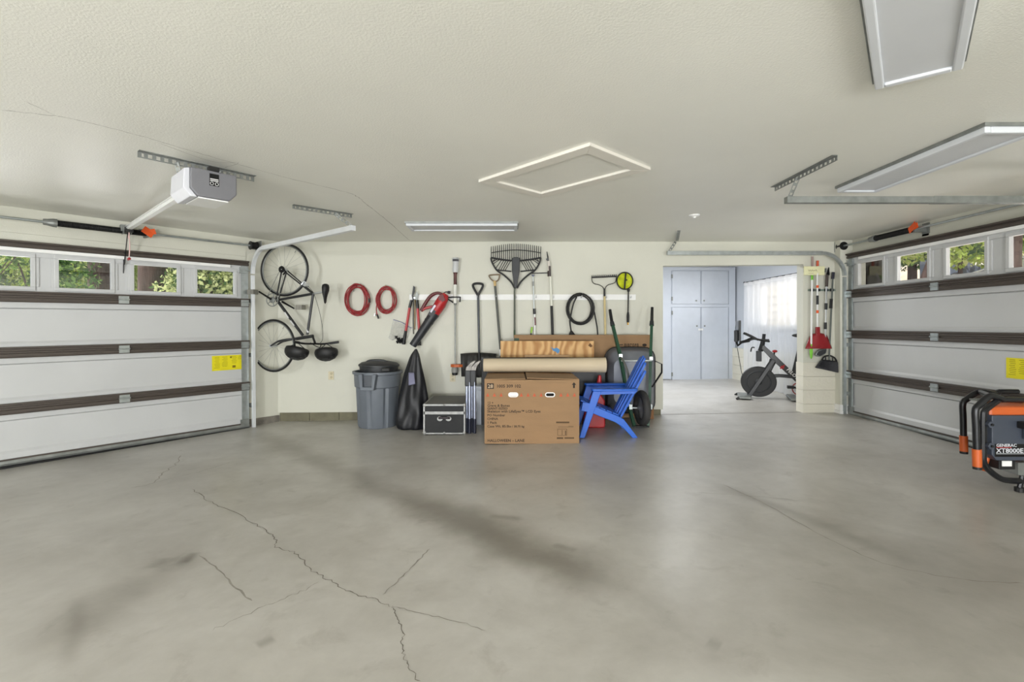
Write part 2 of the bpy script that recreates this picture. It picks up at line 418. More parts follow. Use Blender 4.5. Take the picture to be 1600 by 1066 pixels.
# left wall with the door opening
mb = MB(); WY = -.06
mb.box(-.55, .03, WY - .12, WY, -.12, CEIL, MLW); mb.box(.03, 2.56, WY - .12, WY, 2.06, CEIL, MLW); mb.box(2.56, 6.3, WY - .12, WY, -.3, CEIL, MLW)
wl = struct(mb, 'wall_left', m_wall, 'cream angled wall around the left garage door', 'wall')
for z0, z1 in ((2.075, 2.185), (2.187, 2.30)):
    mb = MB().box(.02, 2.6, WY, WY + .012, z0, z1, MLW); mb.build('header_board', m_wall, wl)
mb = MB().box(-.41, .0, WY, WY + .022, -.09, .075, MLW)
tag(mb.build('baseboard_left', m_stem2), 'short bare concrete curb below the left wall', 'baseboard', kind='structure')
e = PL + DL * 6.3 + NL * WY
mb = MB().box(e.x - .15, e.x, -6.75, e.y + .1, -.3, CEIL)
struct(mb, 'wall_left_rear', m_wall, 'cream side wall behind the photographer', 'wall')
# unseen rear wall, its wide opening added to let the fill light in
mb = MB().box(e.x - .1, -4.8, -6.75, -6.6, -.3, CEIL).box(2.4, 4.7, -6.75, -6.6, -.1, CEIL).box(-4.8, 2.4, -6.75, -6.6, 2.3, CEIL)
struct(mb, 'wall_rear', m_wall, 'cream rear wall behind the photographer with an added opening for light', 'wall')
# back wall
mb = MB()
mb.prism([(-3.6, .104), (2.053, .152), (2.053, CEIL), (-3.6, CEIL)], YB, YB + .15)
mb.prism([(2.053, 2.105), (3.96, 2.125), (3.96, CEIL), (2.053, CEIL)], YB, YB + .15)
wb = struct(mb, 'wall_back', m_wall, 'cream back wall where the tools hang', 'wall')
bb = tag(MB().prism([(-3.4, -.15), (2.03, -.1), (2.03, .04), (-3.4, -.03)], YB + .03, YB + .14).build('baseboard_back', m_stem), 'olive masonry stem wall under the back wall', 'baseboard', kind='structure')
x = -3.165
while x < 2.02:
    x1 = min(x + .405, 2.03)
    MB().prism([(x + .003, fz(x, YB) - .02), (x1 - .003, fz(x1, YB) - .02), (x1 - .003, .15), (x + .003, .12)], YB + .014, YB + .06).build('block', m_stem, bb)
    x = x1
# pier right of the doorway
mb = MB().box(3.96, 4.62, YB, YB + .15, .75, CEIL)
pier = struct(mb, 'wall_pier', m_wall, 'cream pier right of the back-room doorway with block base', 'wall')
zc = [fz(4.2, YB) - .02, .228, .415, .60, .79]
for i in range(4):
    MB().box(3.95, 4.62, YB - .014, YB + .155, zc[i] + .001, zc[i + 1] - .001).build('block', m_pier, pier, bevel=.002)
# right wall
mb = MB().box(4.55, 4.68, 6.52, 6.86, -.1, CEIL).box(4.55, 4.68, -6.7, 3.86, -.1, CEIL).box(4.55, 4.68, 3.86, 6.52, 2.18, CEIL).box(4.385, 4.55, 6.585, YB, .05, CEIL)
wr = struct(mb, 'wall_right', m_wall, 'cream wall around the right garage door', 'wall')
for z0, z1 in ((2.20, 2.30),):
    MB().box(4.535, 4.55, 3.8, 6.57, z0, z1).build('header_board', m_wall, wr)
mb = MB().box(4.37, 4.53, 6.565, 6.70, fz(4.4, 6.6), .155).box(4.377, 4.53, 6.572, 6.70, .158, .235)
tag(mb.build('baseboard_right', m_white), 'white stepped baseboard between pier and right door', 'baseboard', kind='structure')

# back room
RX = 4.85
mb = MB().box(-.6, 1.55, 10.75, 10.9, -.1, 2.7).box(1.4, RX + .15, 10.98, 11.1, -.1, 2.7)
struct(mb, 'wall_back_room_end', m_bwall, 'pale grey end wall of the back room', 'wall')
struct(MB().box(-.6, -.45, 6.85, 10.9, -.1, 2.7), 'wall_back_room_left', m_bwall, 'pale grey left wall of the back room', 'wall')
mb = MB()
WY0, WY1, WZ0, WZ1 = 7.55, 9.62, 1.25, 2.08
mb.box(RX, RX + .14, 6.85, WY0, .8, 2.7).box(RX, RX + .14, WY1, 11, .8, 2.7).box(RX, RX + .14, WY0, WY1, .8, WZ0).box(RX, RX + .14, WY0, WY1, WZ1, 2.7)
wbr = struct(mb, 'wall_back_room_right', m_bwall, 'pale grey window wall of the back room over a block base', 'wall')
zz = [.08, .265, .45, .63, .81]
for i in range(4):
    y = 6.9 - (.2 if i % 2 else 0)
    while y < 10.7:
        MB().box(RX - .10, RX + .14, max(y, 6.86) + .002, min(y + .4, 10.98) - .002, zz[i] + .002, zz[i + 1] - .002).build('block', m_pier, wbr)
        y += .4
struct(MB().box(-.6, RX + .4, 6.86, 11.1, 2.7, 2.85).box(-.6, RX + .4, 6.865, 6.93, 2.44, 2.7), 'ceiling_back_room', m_ceil, 'white ceiling of the back room', 'ceiling')
win = thing('window_1', 'bright back-room window behind the sheer curtain', 'window', (RX, (WY0 + WY1) / 2, WZ0), kind='structure')
mb = MB(); t = .05
mb.box(RX - .01, RX + .09, WY0, WY1, WZ0, WZ0 + t).box(RX - .01, RX + .09, WY0, WY1, WZ1 - t, WZ1).box(RX - .01, RX + .09, WY0, WY0 + t, WZ0, WZ1).box(RX - .01, RX + .09, WY1 - t, WY1, WZ0, WZ1)
mb.build('window_frame', m_white, win)
MB().box(RX + .01, RX + .07, 8.55, 8.61, WZ0, WZ1).build('mullion', m_white, win)
for y0, y1 in ((WY0 + t, 8.55), (8.61, WY1 - t)):
    MB().box(RX + .03, RX + .036, y0, y1, WZ0 + t, WZ1 - t).build('pane', m_glass, win)
MB().box(RX - .06, RX + .02, WY0 - .05, WY1 + .05, WZ0 - .03, WZ0).build('window_sill', m_white, win)

# ------------------------------------------------------------------ garage doors
SEC = .533
def garage_door(name, M, Wd, wins, lab, labels):
    wins = sorted(wins); D = thing(name, lab, 'door', kind='structure', M=M)
    B = lambda nm, mb_, m, par=D, **k: mb_.build(nm, m, par, local=True, **k)
    for i in range(3):
        z = i * SEC + (.03 if i == 0 else 0)
        top = (i + 1) * SEC
        prof = [(-.045, z), (0, z), (0, z + .082), (-.016, z + .105), (-.016, top - .118), (-.026, top - .112), (-.001, top - .106), (-.001, top - .003), (-.045, top - .003)]
        B('section', MB().prism(prof, .0, Wd, axis='x'), m_door)
    # top section with window openings
    z0, z1 = 3 * SEC, 4 * SEC; wz0, wz1 = 1.70, 1.985; hw = .205
    mb = MB().box(0, Wd, -.045, 0, z0, wz0 - .005).box(0, Wd, -.045, 0, wz1 + .005, z1)
    xs = [0] + [v for c in wins for v in (c - hw - .005, c + hw + .005)] + [Wd]
    for i in range(0, len(xs), 2):
        mb.box(xs[i], xs[i + 1], -.03, -.012, wz0 - .005, wz1 + .005)
    B('section', mb, m_door)
    gaps = [(xs[i], xs[i + 1]) for i in range(0, len(xs), 2)]
    for a, c in gaps:
        if c - a < .1: continue
        B('raised_bead', MB().box(a, a + .055, -.012, 0, wz0, wz1).box(c - .055, c, -.012, 0, wz0, wz1), m_door)
    for c in wins:
        f = MB()
        for (xa, xb, za, zb) in ((c - hw - .035, c + hw + .035, wz1, wz1 + .035), (c - hw - .035, c + hw + .035, wz0 - .035, wz0), (c - hw - .035, c - hw, wz0, wz1), (c + hw, c + hw + .035, wz0, wz1)):
            f.box(xa, xb, -.03, .012, za, zb)
        fo = B('window_frame', f, m_door, bevel=.004)
        B('pane', MB().box(c - hw, c + hw, -.018, -.014, wz0, wz1), m_glass, fo)
    # struts on the joints
    def strut(zc, h, x0=.0, x1=Wd):
        p = [(.002, zc - h / 2), (.03, zc - h / 2), (.034, zc - h / 2 + .012), (.034, zc - h * .12), (.022, zc - h * .08), (.022, zc + h * .08), (.034, zc + h * .12), (.034, zc + h / 2 - .02), (.046, zc + h / 2 - .016), (.046, zc + h / 2), (.002, zc + h / 2)]
        return B('strut', MB().prism(p, x0, x1, axis='x'), m_strut)
    for i in (1, 2, 3): strut(i * SEC, .105)
    st = strut(z1 - .03, .062)
    B('top_seal', MB().box(.22, Wd - .22, .0, .03, z1 - .098, z1 - .066), m_white)
    # end stiles, hinges and bottom seal
    for x0, x1 in ((.0, .085), (Wd - .085, Wd)):
        for i in range(4):
            B('end_stile', MB().box(x0, x1, .0, .006, i * SEC + .055, (i + 1) * SEC - .055), m_galv)
    for i in (1, 2, 3):
        for hx in (.055, Wd / 2, Wd - .055):
            h = MB().box(hx - .045, hx + .045, .034, .044, i * SEC - .045, i * SEC - .008).box(hx - .045, hx + .045, .034, .044, i * SEC + .008, i * SEC + .045)
            h.cyl((hx - .05, .045, i * SEC), (hx + .05, .045, i * SEC), .009, n=8)
            B('hinge', h, m_galv)
    for hx in (.055, Wd - .055):
        B('roller_bracket', MB().box(hx - .05, hx + .05, .004, .03, z1 - .16, z1 - .08).cyl((hx, .03, z1 - .12), (hx + (.1 if hx > 1 else -.1), .05, z1 - .12), .008), m_galv)
        B('corner_bracket', MB().box(hx - .05, hx + .05, .0, .02, .03, .11), m_galvd)
    B('bottom_rail', MB().prism([(-.045, .0), (.012, .0), (.02, .02), (.012, .045), (-.045, .045)], .0, Wd, axis='x'), m_galvd)
    B('bottom_seal', MB().prism([(-.04, -.03), (.02, -.03), (.024, -.004), (-.04, .0)], 0, Wd, axis='x'), m_black)
    B('upper_seal', MB().box(0, Wd, .0, .018, .046, .06), m_strut)
    for lx, lz, lw, lh in labels:
        lb = B('warning_label', MB().box(lx - lw / 2, lx + lw / 2, -.012, -.0095, lz - lh / 2, lz + lh / 2), m_yellow)
        pr = MB(); rnd = random.Random(3)
        for cxx, n in ((lx + lw * .36, 9), (lx + lw * .12, 8), (lx - lw * .16, 6), (lx - lw * .38, 3)):
            for k in range(n):
                zz_ = lz + lh * (.40 - .8 * k / 9); ww = lw * rnd.uniform(.07, .10)
                pr.box(cxx - ww, cxx + ww * rnd.uniform(.4, 1), -.0094, -.009, zz_ - .0022, zz_ + .0012)
        pr.box(lx - lw * .22, lx - lw * .12, -.0094, -.0088, lz - lh * .36, lz - lh * .2).box(lx - lw * .1, lx - lw * .05, -.0094, -.0088, lz + lh * .3, lz + lh * .42)
        B('label_print', pr, mat('label ink', (120, 104, 8), .7), lb)
    return D
WL = 2.59; WR = 2.75
dl = garage_door('door_1', MLD, WL, [.375 + .615 * i for i in range(4)], 'white sectional garage door with yellow label in the left wall', [(.235, .845, .375, .185)])
dr = garage_door('door_2', MRD, WR, [WR - .40 - .645 * i for i in range(4)], 'white sectional garage door behind the generator on the right', [(WR - 2.27, .80, .375, .185)])

# tracks
def track(M, x, side, depth, lab, hang=None, two=False, m_t=None):
    m_t = m_t or m_galv
    T = thing('door_track', lab, 'track', M=M @ Matrix.Translation((x, .06, 0)), group='galvanised garage door tracks')
    def sweep(pts, nm, m, w=.026, h=.026):
        return MB().tube([Vector((0, p[0], p[1])) for p in pts], w * 1.41, 4).build(nm, m, T, local=True)
    R = .30; zt = 2.258 - M[2][3]
    arc = [(R - R * math.cos(a), zt - R + R * math.sin(a)) for a in [math.pi / 2 * i / 10 for i in range(11)]]
    sweep([(0, 0.0), (0, zt - R - .02)], 'vertical_track', m_t, .018)
    sweep(arc, 'curved_track', m_t, .02)
    if two:
        sweep([(R, zt), (depth * .52, zt)], 'horizontal_track', m_galvd, .026); sweep([(depth * .50, zt), (depth, zt)], 'horizontal_track', m_galvd, .024)
    else:
        sweep([(R, zt), (depth, zt)], 'horizontal_track', m_t, .025)
    for z in (.25, .9, 1.6):
        MB().box(-.012, .012, -.11, .0, z, z + .05).build('jamb_bracket', m_galvd, T, local=True)
    return T
track(MLD, -.035, 1, 2.27, 'bright curved track beside the bicycle, left garage door', m_t=mat('bright track steel', (226, 229, 232), .35, .25, var=.04))
track(MLD, WL + .035, -1, 2.27, 'near track of the left garage door, at the picture edge')
track(MRD, WR + .0, 1, 2.36, 'curved track running above the back-room doorway')
track(MRD, -.04, -1, 2.33, 'dull grey horizontal track below the right ceiling light', two=True)

def holes_bar(nm, p0, p1, par, w=.035, m=None, leg=True, hole_m=None):
    p0 = Vector(p0); p1 = Vector(p1); d = (p1 - p0); n = max(2, int(d.length / .045)); d.normalize()
    up = Vector((0, 0, 1)) if abs(d.z) < .3 else Vector((1, 0, 0))
    s = d.cross(up).normalized(); up = s.cross(d).normalized()
    M = axes(d, s, up, p0); L = (p1 - p0).length; mb_ = MB(); st = L / n
    # perforated flange: rails with bridges between holes
    mb_.box(0, L, -.0015, .0015, w / 2 - .008, w / 2, M).box(0, L, -.0015, .0015, -w / 2, -w / 2 + .008, M)
    for i in range(n + 1):
        c = min(max(i * st, .011), L - .011); mb_.box(c - .011, c + .011, -.0015, .0015, -w / 2 + .008, w / 2 - .008, M)
    if leg: mb_.box(0, L, 0, w, w / 2 - .003, w / 2, M)
    return mb_.build(nm, m or m_galvd, par)
def hanger(lab, a, b, drop0, drop1):
    H = thing('track_hanger', lab, 'bracket', a, group='perforated steel hangers')
    holes_bar('ceiling_angle', a, b, H); holes_bar('drop_strap', drop0, drop1, H, leg=False)
    return H
zt = CEIL - .019
endL = MLD @ Vector((-.035, 2.31, 2.26))
hanger('perforated steel hanger on the ceiling by the bicycle', (-2.067, 4.64, zt), (-1.637, 5.04, zt), (-1.77, 4.92, zt), endL + Vector((0, 0, .02)))
hanger('perforated steel hanger above the near right track', (2.155, 4.04, zt), (2.165, 3.28, zt), (2.16, 3.72, zt), (2.14, 3.80, 2.28))
hanger('small steel hanger above the back-room doorway', (1.98, 5.9, zt), (2.2, 6.62, zt), (2.19, 6.6, zt), (2.10, 6.585, 2.28))

# torsion shafts
def torsion(M, Wd, z, s0, s1, lab, flip):
    T = thing('torsion_shaft', lab, 'spring', M=M)
    B = lambda nm, mb_, m, par=T, **k: mb_.build(nm, m, par, local=True, **k)
    y = .06
    B('shaft', MB().cyl((-.12, y, z), (Wd + .12, y, z), .0125, n=10), m_galv, smooth=True)
    n = 46; pts = []
    sp = MB()
    L = s1 - s0; turns = int(abs(L) / .011)
    prof = [(.0 if i in (0, 4 * turns) else (.033 if i % 2 else .029), s0 + L * i / (2 * turns)) for i in range(2 * turns + 1)]
    sp.lathe([(max(r, .012), h) for r, h in prof], 14, Matrix.Translation((0, y, z)) @ Matrix.Rotation(math.pi / 2, 4, 'Y'), caps=False)
    B('spring', sp, m_blackm)
    B('winding_cone', MB().lathe([(.014, -.05), (.042, -.05), (.042, -.025), (.032, .02), (.030, .05)], 12, Matrix.Translation((s1 if flip else s1, y, z)) @ Matrix.Rotation(math.pi / 2, 4, 'Y')), m_galvd)
    for hx in (-.05, Wd + .05):
        dm = MB().lathe([(.02, -.045), (.055, -.045), (.055, -.036), (.047, -.03), (.047, .03), (.055, .036), (.055, .045), (.02, .045)], 18, Matrix.Translation((hx, y, z)) @ Matrix.Rotation(math.pi / 2, 4, 'Y'))
        B('cable_drum', dm, m_blackm, smooth=True)
        B('end_bracket', MB().box(hx + (.07 if hx > 0 else -.078), hx + (.078 if hx > 0 else -.07), -.05, y + .05, z - .07, z + .07), m_galvd)
    c = s0
    B('centre_plate', MB().box(c - .03, c + .06, -.055, -.045, z - .08, z + .06).box(c + .0, c + .02, -.05, y + .03, z - .04, z + .03), m_galvd)
    tg = MB().box(-.055, .055, -.002, .002, -.04, .04, Matrix.Translation((c + .01, y + .045, z + .012)) @ Matrix.Rotation(.6 if flip else -.6, 4, 'Y') @ Matrix.Rotation(.25, 4, 'X'))
    tg.box(-.03, .03, -.002, .002, -.03, .03, Matrix.Translation((c - .03, y + .04, z + .02)) @ Matrix.Rotation(.3, 4, 'Y'))
    B('warning_tag', tg, m_orange)
    return T
torsion(MLD, WL, 2.335, 1.08, 1.88, 'black torsion spring with orange tag above the left door', False)
torsion(MRD, WR, 2.245, 1.57, 2.23, 'black torsion spring with orange tag above the right door', True)
# ------------------------------------------------------------------ ceiling things
# attic hatch
A, Bc, Cc = cpix(747.5, 280.7), cpix(922, 222), cpix(1000, 265)
ux = (Bc - A).normalized(); uy = Vector((-ux.y, ux.x, 0)); hw_, hd_ = (Bc - A).length, .705
MH = axes(ux, uy, ZUP, A)
H = thing('attic_hatch', 'rectangular attic hatch with white trim frame in the ceiling', 'hatch', M=MH)
w = .10
for nm, poly in (('trim_board', [(0, 0), (hw_, 0), (hw_ - w, w), (w, w)]), ('trim_board', [(hw_, 0), (hw_, hd_), (hw_ - w, hd_ - w), (hw_ - w, w)]),
                 ('trim_board', [(hw_, hd_), (0, hd_), (w, hd_ - w), (hw_ - w, hd_ - w)]), ('trim_board', [(0, hd_), (0, 0), (w, w), (w, hd_ - w)])):
    MB().prism(poly, -.022, 0, axis='z').build(nm, mat('hatch trim paint', (226, 222, 212), .45, var=.03), H, local=True, bevel=.003)
MB().box(w * .9, hw_ - w * .9, w * .9, hd_ - w * .9, -.004, 0).build('hatch_panel', m_ceil, H, local=True)

m_diff = mat('frosted light panel', (205, 207, 210), .5, var=.02)
def light_panel(lab, M, L, Wd, t=.05):
    T = thing('ceiling_light', lab, 'ceiling light', M=M, group='flat ceiling light panels')
    fr = .035
    MB().box(-.01, L + .01, -.01, Wd + .01, -.02, 0).build('backing', m_galvd, T, local=True)
    for (x0, x1, y0, y1) in ((0, L, 0, fr), (0, L, Wd - fr, Wd), (0, fr, fr, Wd - fr), (L - fr, L, fr, Wd - fr)):
        MB().box(x0, x1, y0, y1, -t, -.018).build('frame', mat('panel frame paint', (212, 215, 219), .4, var=.02), T, local=True, bevel=.006)
    MB().box(fr, L - fr, fr, Wd - fr, -t + .012, -.02).build('diffuser', m_diff, T, local=True)
light_panel('long white ceiling light panel nearest the back wall', axes(Vector((1, 0, 0)), Vector((0, 1, 0)), ZUP, (-1.165, 5.40, CEIL)), 1.225, .33, .045)
p0 = Vector((1.669, 2.266, CEIL)); du = Vector((-.628, -.778, 0)).normalized(); dv = Vector((-du.y, du.x, 0))
light_panel('large ceiling light panel cut off by the top edge of the picture', axes(du, dv, ZUP, p0), 1.25, .30, .055)
light_panel('ceiling light panel above the near right track', axes(Vector((0, 1, 0)), Vector((-1, 0, 0)), ZUP, (2.97, 2.76, CEIL)), 1.26, .32, .055)
q = cpix(1085, 336)
T = thing('ceiling_fitting', 'tiny white round fitting on the ceiling before the doorway', 'ceiling fitting', q - Vector((0, 0, .02)))
MB().lathe([(.03, 0), (.05, .01), (.055, .02)], 14).build('cover', m_white, T, local=True); MB().lathe([(.012, -.012), (.02, .002)], 10).build('sensor', m_white, T, local=True)

# garage door opener
hp = MLD @ Vector((1.29, .04, 2.40)); face = Vector((-2.035, 3.37, 0)); rd = (face - Vector((hp.x, hp.y, 0))); rl = rd.length; rd.normalize(); rs = Vector((-rd.y, rd.x, 0))
MO = axes(rd, rs, ZUP, Vector((hp.x, hp.y, 0)))
OP = thing('garage_door_opener', 'grey ceiling-hung garage door opener with white side cover and rail', 'door opener', M=MO)
B = lambda nm, mb_, m, par=OP, **k: mb_.build(nm, m, par, local=True, **k)
zr = 2.335
mb = MB().prism([(-.022, zr + .02), (.022, zr + .02), (.022, zr + .014), (.006, zr + .014), (.006, zr - .02), (.02, zr - .02), (.02, zr - .026), (-.02, zr - .026), (-.02, zr - .02), (-.006, zr - .02), (-.006, zr + .014), (-.022, zr + .014)], .02, rl - .30, axis='x')
B('rail', mb, m_white)
B('header_bracket', MB().box(-.03, .05, -.05, .05, zr - .03, zr + .04).box(.0, .10, -.035, -.028, zr - .06, zr + .03).box(.0, .10, .028, .035, zr - .06, zr + .03), m_galvd)
zb, ztp, hwid = 2.165, 2.352, .142
m_opgrey = mat('opener grey', (112, 112, 116), .5, var=.05)
body = [(-hwid, ztp), (-hwid, zb + .05), (-hwid + .045, zb), (hwid - .045, zb), (hwid, zb + .05), (hwid, ztp)]
mb = MB().prism(body, rl - .32, rl, axis='x')
mo = B('motor_housing', mb, m_opgrey, bevel=.008)
B('base_cover', MB().box(rl - .3, rl - .02, -hwid + .05, hwid - .05, zb - .008, zb + .001), m_white, mo)
# white lens covers on the two long sides
for sg in (-1,):
    mb = MB().prism([(sg * hwid, ztp - .002), (sg * (hwid + .032), ztp - .012), (sg * (hwid + .038), zb + .045), (sg * (hwid - .005), zb - .006), (sg * (hwid - .045), zb - .004), (sg * hwid, zb + .05)], rl - .33, rl - .015, axis='x')
    B('light_cover', mb, mat('white lens', (205, 206, 212), .35, var=.02), bevel=.005)
lb = B('label_plate', MB().box(rl, rl + .002, -.03, .028, zb + .085, ztp - .02), m_blackm, mo)
pr = MB().box(rl + .002, rl + .0028, -.026, .024, zb + .128, zb + .133).box(rl + .002, rl + .0028, -.026, .024, zb + .117, zb + .122)
for yy in (-.016, .014): pr.torus((rl + .0022, yy, zb + .1), (0, 1, 0), (0, 0, 1), .010, .0016, 16, 4)
B('label_print', pr, m_white, lb)
B('terminal_block', MB().box(rl - .05, rl + .004, -.03, .03, ztp, ztp + .03), m_black, mo)
holes_bar('ceiling_bracket', Vector((-2.437, 3.207, CEIL - .02)), Vector((-1.968, 3.76, CEIL - .02)), OP, .04)
for f_ in (.30, .66):
    b0 = Vector((-2.437, 3.207, CEIL - .02)).lerp(Vector((-1.968, 3.76, CEIL - .02)), f_)
    holes_bar('hanger_strap', b0, b0 + Vector((.01, .02, -.085)), OP, .032, leg=False)
B('trolley', MB().box(.06, .20, -.03, .03, zr - .055, zr - .02), m_black)
B('door_arm', MB().bar((.10, .0, zr - .04), (-.02, -.01, zr - .38), .022, .006).bar((-.02, -.012, zr - .25), (-.06, -.012, zr - .47), .022, .006), m_blackm)
B('release_cord', MB().tube(curve([(.16, 0, zr - .04), (.17, .005, zr - .2), (.165, .0, zr - .33)], 5), .005, 6).torus((.15, .0, zr - .10), (1, 0, 0), (0, 0, 1), .018, .005, 12, 5), mat('pink cord', (224, 190, 186), .7))
B('release_handle', MB().tube([(.115, 0, zr - .345), (.14, 0, zr - .335), (.19, 0, zr - .335), (.215, 0, zr - .345)], [.006, .014, .014, .006], 8), m_red)

# ------------------------------------------------------------------ bicycle with two helmets
KB = .00831; YAW = math.radians(-10)
BK = thing('bicycle', 'black bicycle hung upright on the wall by its rear wheel', 'bicycle', (-2.817, 6.38, .55), YAW)
def bl(px, py, dy=0.0):
    return Vector(((px - 460) * KB / .909, dy, EYE - (py - HY) * KB - .55))
m_bike = mat('black bike paint', (44, 45, 47), .35, .2, var=.1)
B = lambda nm, mb_, m, par=BK, **k: mb_.build(nm, m, par, local=True, **k)
def wheel(c, nm, dyaw=0.0):
    u = Vector((math.cos(dyaw), math.sin(dyaw), 0)); v = ZUP; nn = Vector((-u.y, u.x, 0))
    wo = B(nm, MB().torus(c, u, v, .333, .0135, 48, 8), m_black, smooth='all')
    B('rim', MB().torus(c, u, v, .314, .009, 48, 6), m_galvd, wo, smooth='all')
    sp = MB()
    for i in range(20):
        a = 2 * math.pi * i / 20; e = c + (u * math.cos(a) + v * math.sin(a)) * .305
        sp.cyl(c + nn * (.025 if i % 2 else -.025) + (u * math.cos(a + .9) + v * math.sin(a + .9)) * .018, e, .0011, n=4)
    s_ = B('spoke', sp, m_galvd, wo); s_['kind'] = 'stuff'
    B('hub', MB().cyl(c - nn * .05, c + nn * .05, .02, n=12).cyl(c - nn * .065, c + nn * .065, .006, n=8), m_silver, wo, smooth=True)
    B('valve', MB().cyl(c + (u * .55 + v * .83) * .30, c + (u * .55 + v * .83) * .265, .003, n=5), m_black, wo)
rh, fh = bl(444.5, 421.8), bl(427, 540.5)
wheel(rh, 'rear_wheel', 0.0); wheel(fh, 'front_wheel', -.12)
bb_, sc, hd1, hd2 = bl(432.8, 469), bl(489, 459.5), bl(480.5, 527), bl(473.5, 527)
fr = MB()
fr.tube([bb_, sc], .0165, 10).tube([sc, bl(480, 523)], .0165, 10).tube([bb_, bl(473, 524)], .019, 10).tube([bl(463, 529.5), bl(489, 525)], .021, 10)
for s_ in (-.05, .05):
    fr.tube([sc + Vector((0, s_ * .4, 0)), rh + Vector((0, s_, 0))], .009, 8).tube([bb_ + Vector((0, s_ * .5, 0)), rh + Vector((0, s_, 0))], .010, 8)
B('frame', fr, m_bike, smooth=True)
for p_, q_, r_ in ((bl(446, 488), bl(452, 497), .0197), (bl(455, 501), bl(461, 509), .0197), (bl(480.5, 515), bl(481, 520), .0172)): B('decal', MB().tube([p_, q_], r_, 10), mat('white decal', (205, 205, 205), .4))
fk = MB()
for s_ in (-.055, .055):
    fk.tube(curve([bl(463, 529.5, s_ * .5), bl(450, 531, s_), bl(438, 534, s_), fh + Vector((0, s_, 0))], 5), [.015] * 10 + [.012, .012, .011, .011, .010, .010], 8)
fk.tube([bl(464, 529, -.04), bl(464, 529, .04)], .017, 8)
B('fork', fk, m_bike, smooth=True)
B('seat_post', MB().tube([sc, bl(504, 457)], .0135, 8), m_silver)
sd = MB(); n_ = 9
secs = [(456.5 - 12, .025, .02), (446, .06, .045), (450, .07, .055), (455, .065, .055), (461, .045, .045), (466, .028, .035), (473, .018, .024), (475, .008, .01)]
vs = []; fs = []
for i, (py, hwx, hy) in enumerate(secs):
    c = bl(508 - (i > 3) * .6, py)
    for k in range(10):
        a = 2 * math.pi * k / 10; vs.append(c + Vector((math.cos(a) * hwx * .62, math.sin(a) * hy, 0)))
    if i: fs += [((i - 1) * 10 + k, (i - 1) * 10 + (k + 1) % 10, i * 10 + (k + 1) % 10, i * 10 + k) for k in range(10)]
fs += [tuple(range(10)), tuple(range(10 * len(secs) - 1, 10 * len(secs) - 11, -1))]
B('saddle', MB().add(vs, fs), m_black, smooth='all')
cr = B('chainring', MB().torus(bl(430, 469, -.06), (1, 0, 0), (0, 0, 1), .082, .006, 28, 6).torus(bl(430, 469, -.06), (1, 0, 0), (0, 0, 1), .03, .012, 16, 6), m_galvd, smooth='all')
sp = MB()
for i in range(5):
    a = i * 2 * math.pi / 5; sp.cyl(bl(430, 469, -.06), bl(430, 469, -.06) + Vector((math.cos(a), 0, math.sin(a))) * .08, .006, n=6)
B('spider_arm', sp, m_galvd, cr)
B('crank_arm', MB().tube([bl(430, 468, -.085), bl(411, 456, -.085)], [.014, .010], 8), m_blackm)
B('crank_arm', MB().tube([bl(436, 471, .06), bl(455, 482, .06)], [.014, .010], 8), m_blackm)
for (px, py, dy) in ((405.5, 457, -.14), (461, 480, .12)):
    c = bl(px, py, dy); p = MB()
    p.box(c.x - .045, c.x + .045, c.y - .045, c.y - .035, c.z - .03, c.z + .03).box(c.x - .045, c.x + .045, c.y + .035, c.y + .045, c.z - .03, c.z + .03)
    p.box(c.x - .045, c.x - .035, c.y - .04, c.y + .04, c.z - .03, c.z + .03).box(c.x + .035, c.x + .045, c.y - .04, c.y + .04, c.z - .03, c.z + .03).cyl((c.x, c.y - .05, c.z), (c.x, c.y + .05, c.z), .011)
    B('pedal', p, mat('pedal alloy', (140, 138, 130), .5, .3))
B('chain', MB().tube([bl(421, 465, -.055), bl(441, 424, -.055)], .004, 5).tube([bl(439.5, 465, -.055), bl(448.5, 424, -.055)], .004, 5), m_galvd)
B('derailleur', MB().cyl(rh + Vector((0, -.06, 0)), rh + Vector((0, -.03, 0)), .045, .03, n=14).tube([rh + Vector((.02, -.06, 0)), rh + Vector((.06, -.06, -.03)), bl(447, 430, -.06)], .012, 6), m_blackm)
B('brake', MB().tube(curve([bl(474, 446, -.05), bl(477, 441, -.03), bl(480, 446, .0), bl(477, 450, .04)], 4), .010, 6).box(*[v for p_ in ((bl(473, 443).x, bl(481, 443).x), (-.03, .03), (bl(473, 448).z, bl(473, 443).z)) for v in p_]), m_silver)
B('stem', MB().tube([bl(488, 525), bl(492, 536)], .014, 8), m_blackm)
hb = B('handlebar', MB().tube(curve([bl(478, 533, -.26), bl(486, 536, -.16), bl(492, 537, 0), bl(500, 537.5, .10), bl(514, 535, .18)], 5), .0125, 8), m_blackm, smooth=True)
B('grip', MB().tube([bl(505, 537, .135), bl(516, 535, .20)], .017, 8), m_black, hb); B('grip', MB().tube([bl(478, 533, -.26), bl(482, 534.6, -.20)], .017, 8), m_black, hb)
B('brake_lever', MB().tube(curve([bl(497, 538, .06), bl(494, 543, .08), bl(486, 541, .10), bl(478, 536, .10)], 4), .006, 6), m_blackm)
B('cable', MB().tube(curve([bl(480, 447), bl(491, 459, -.02), bl(500, 485, -.03), bl(505, 510, -.03), bl(504, 530, -.01), bl(498, 537)], 6), .0028, 5), m_black)
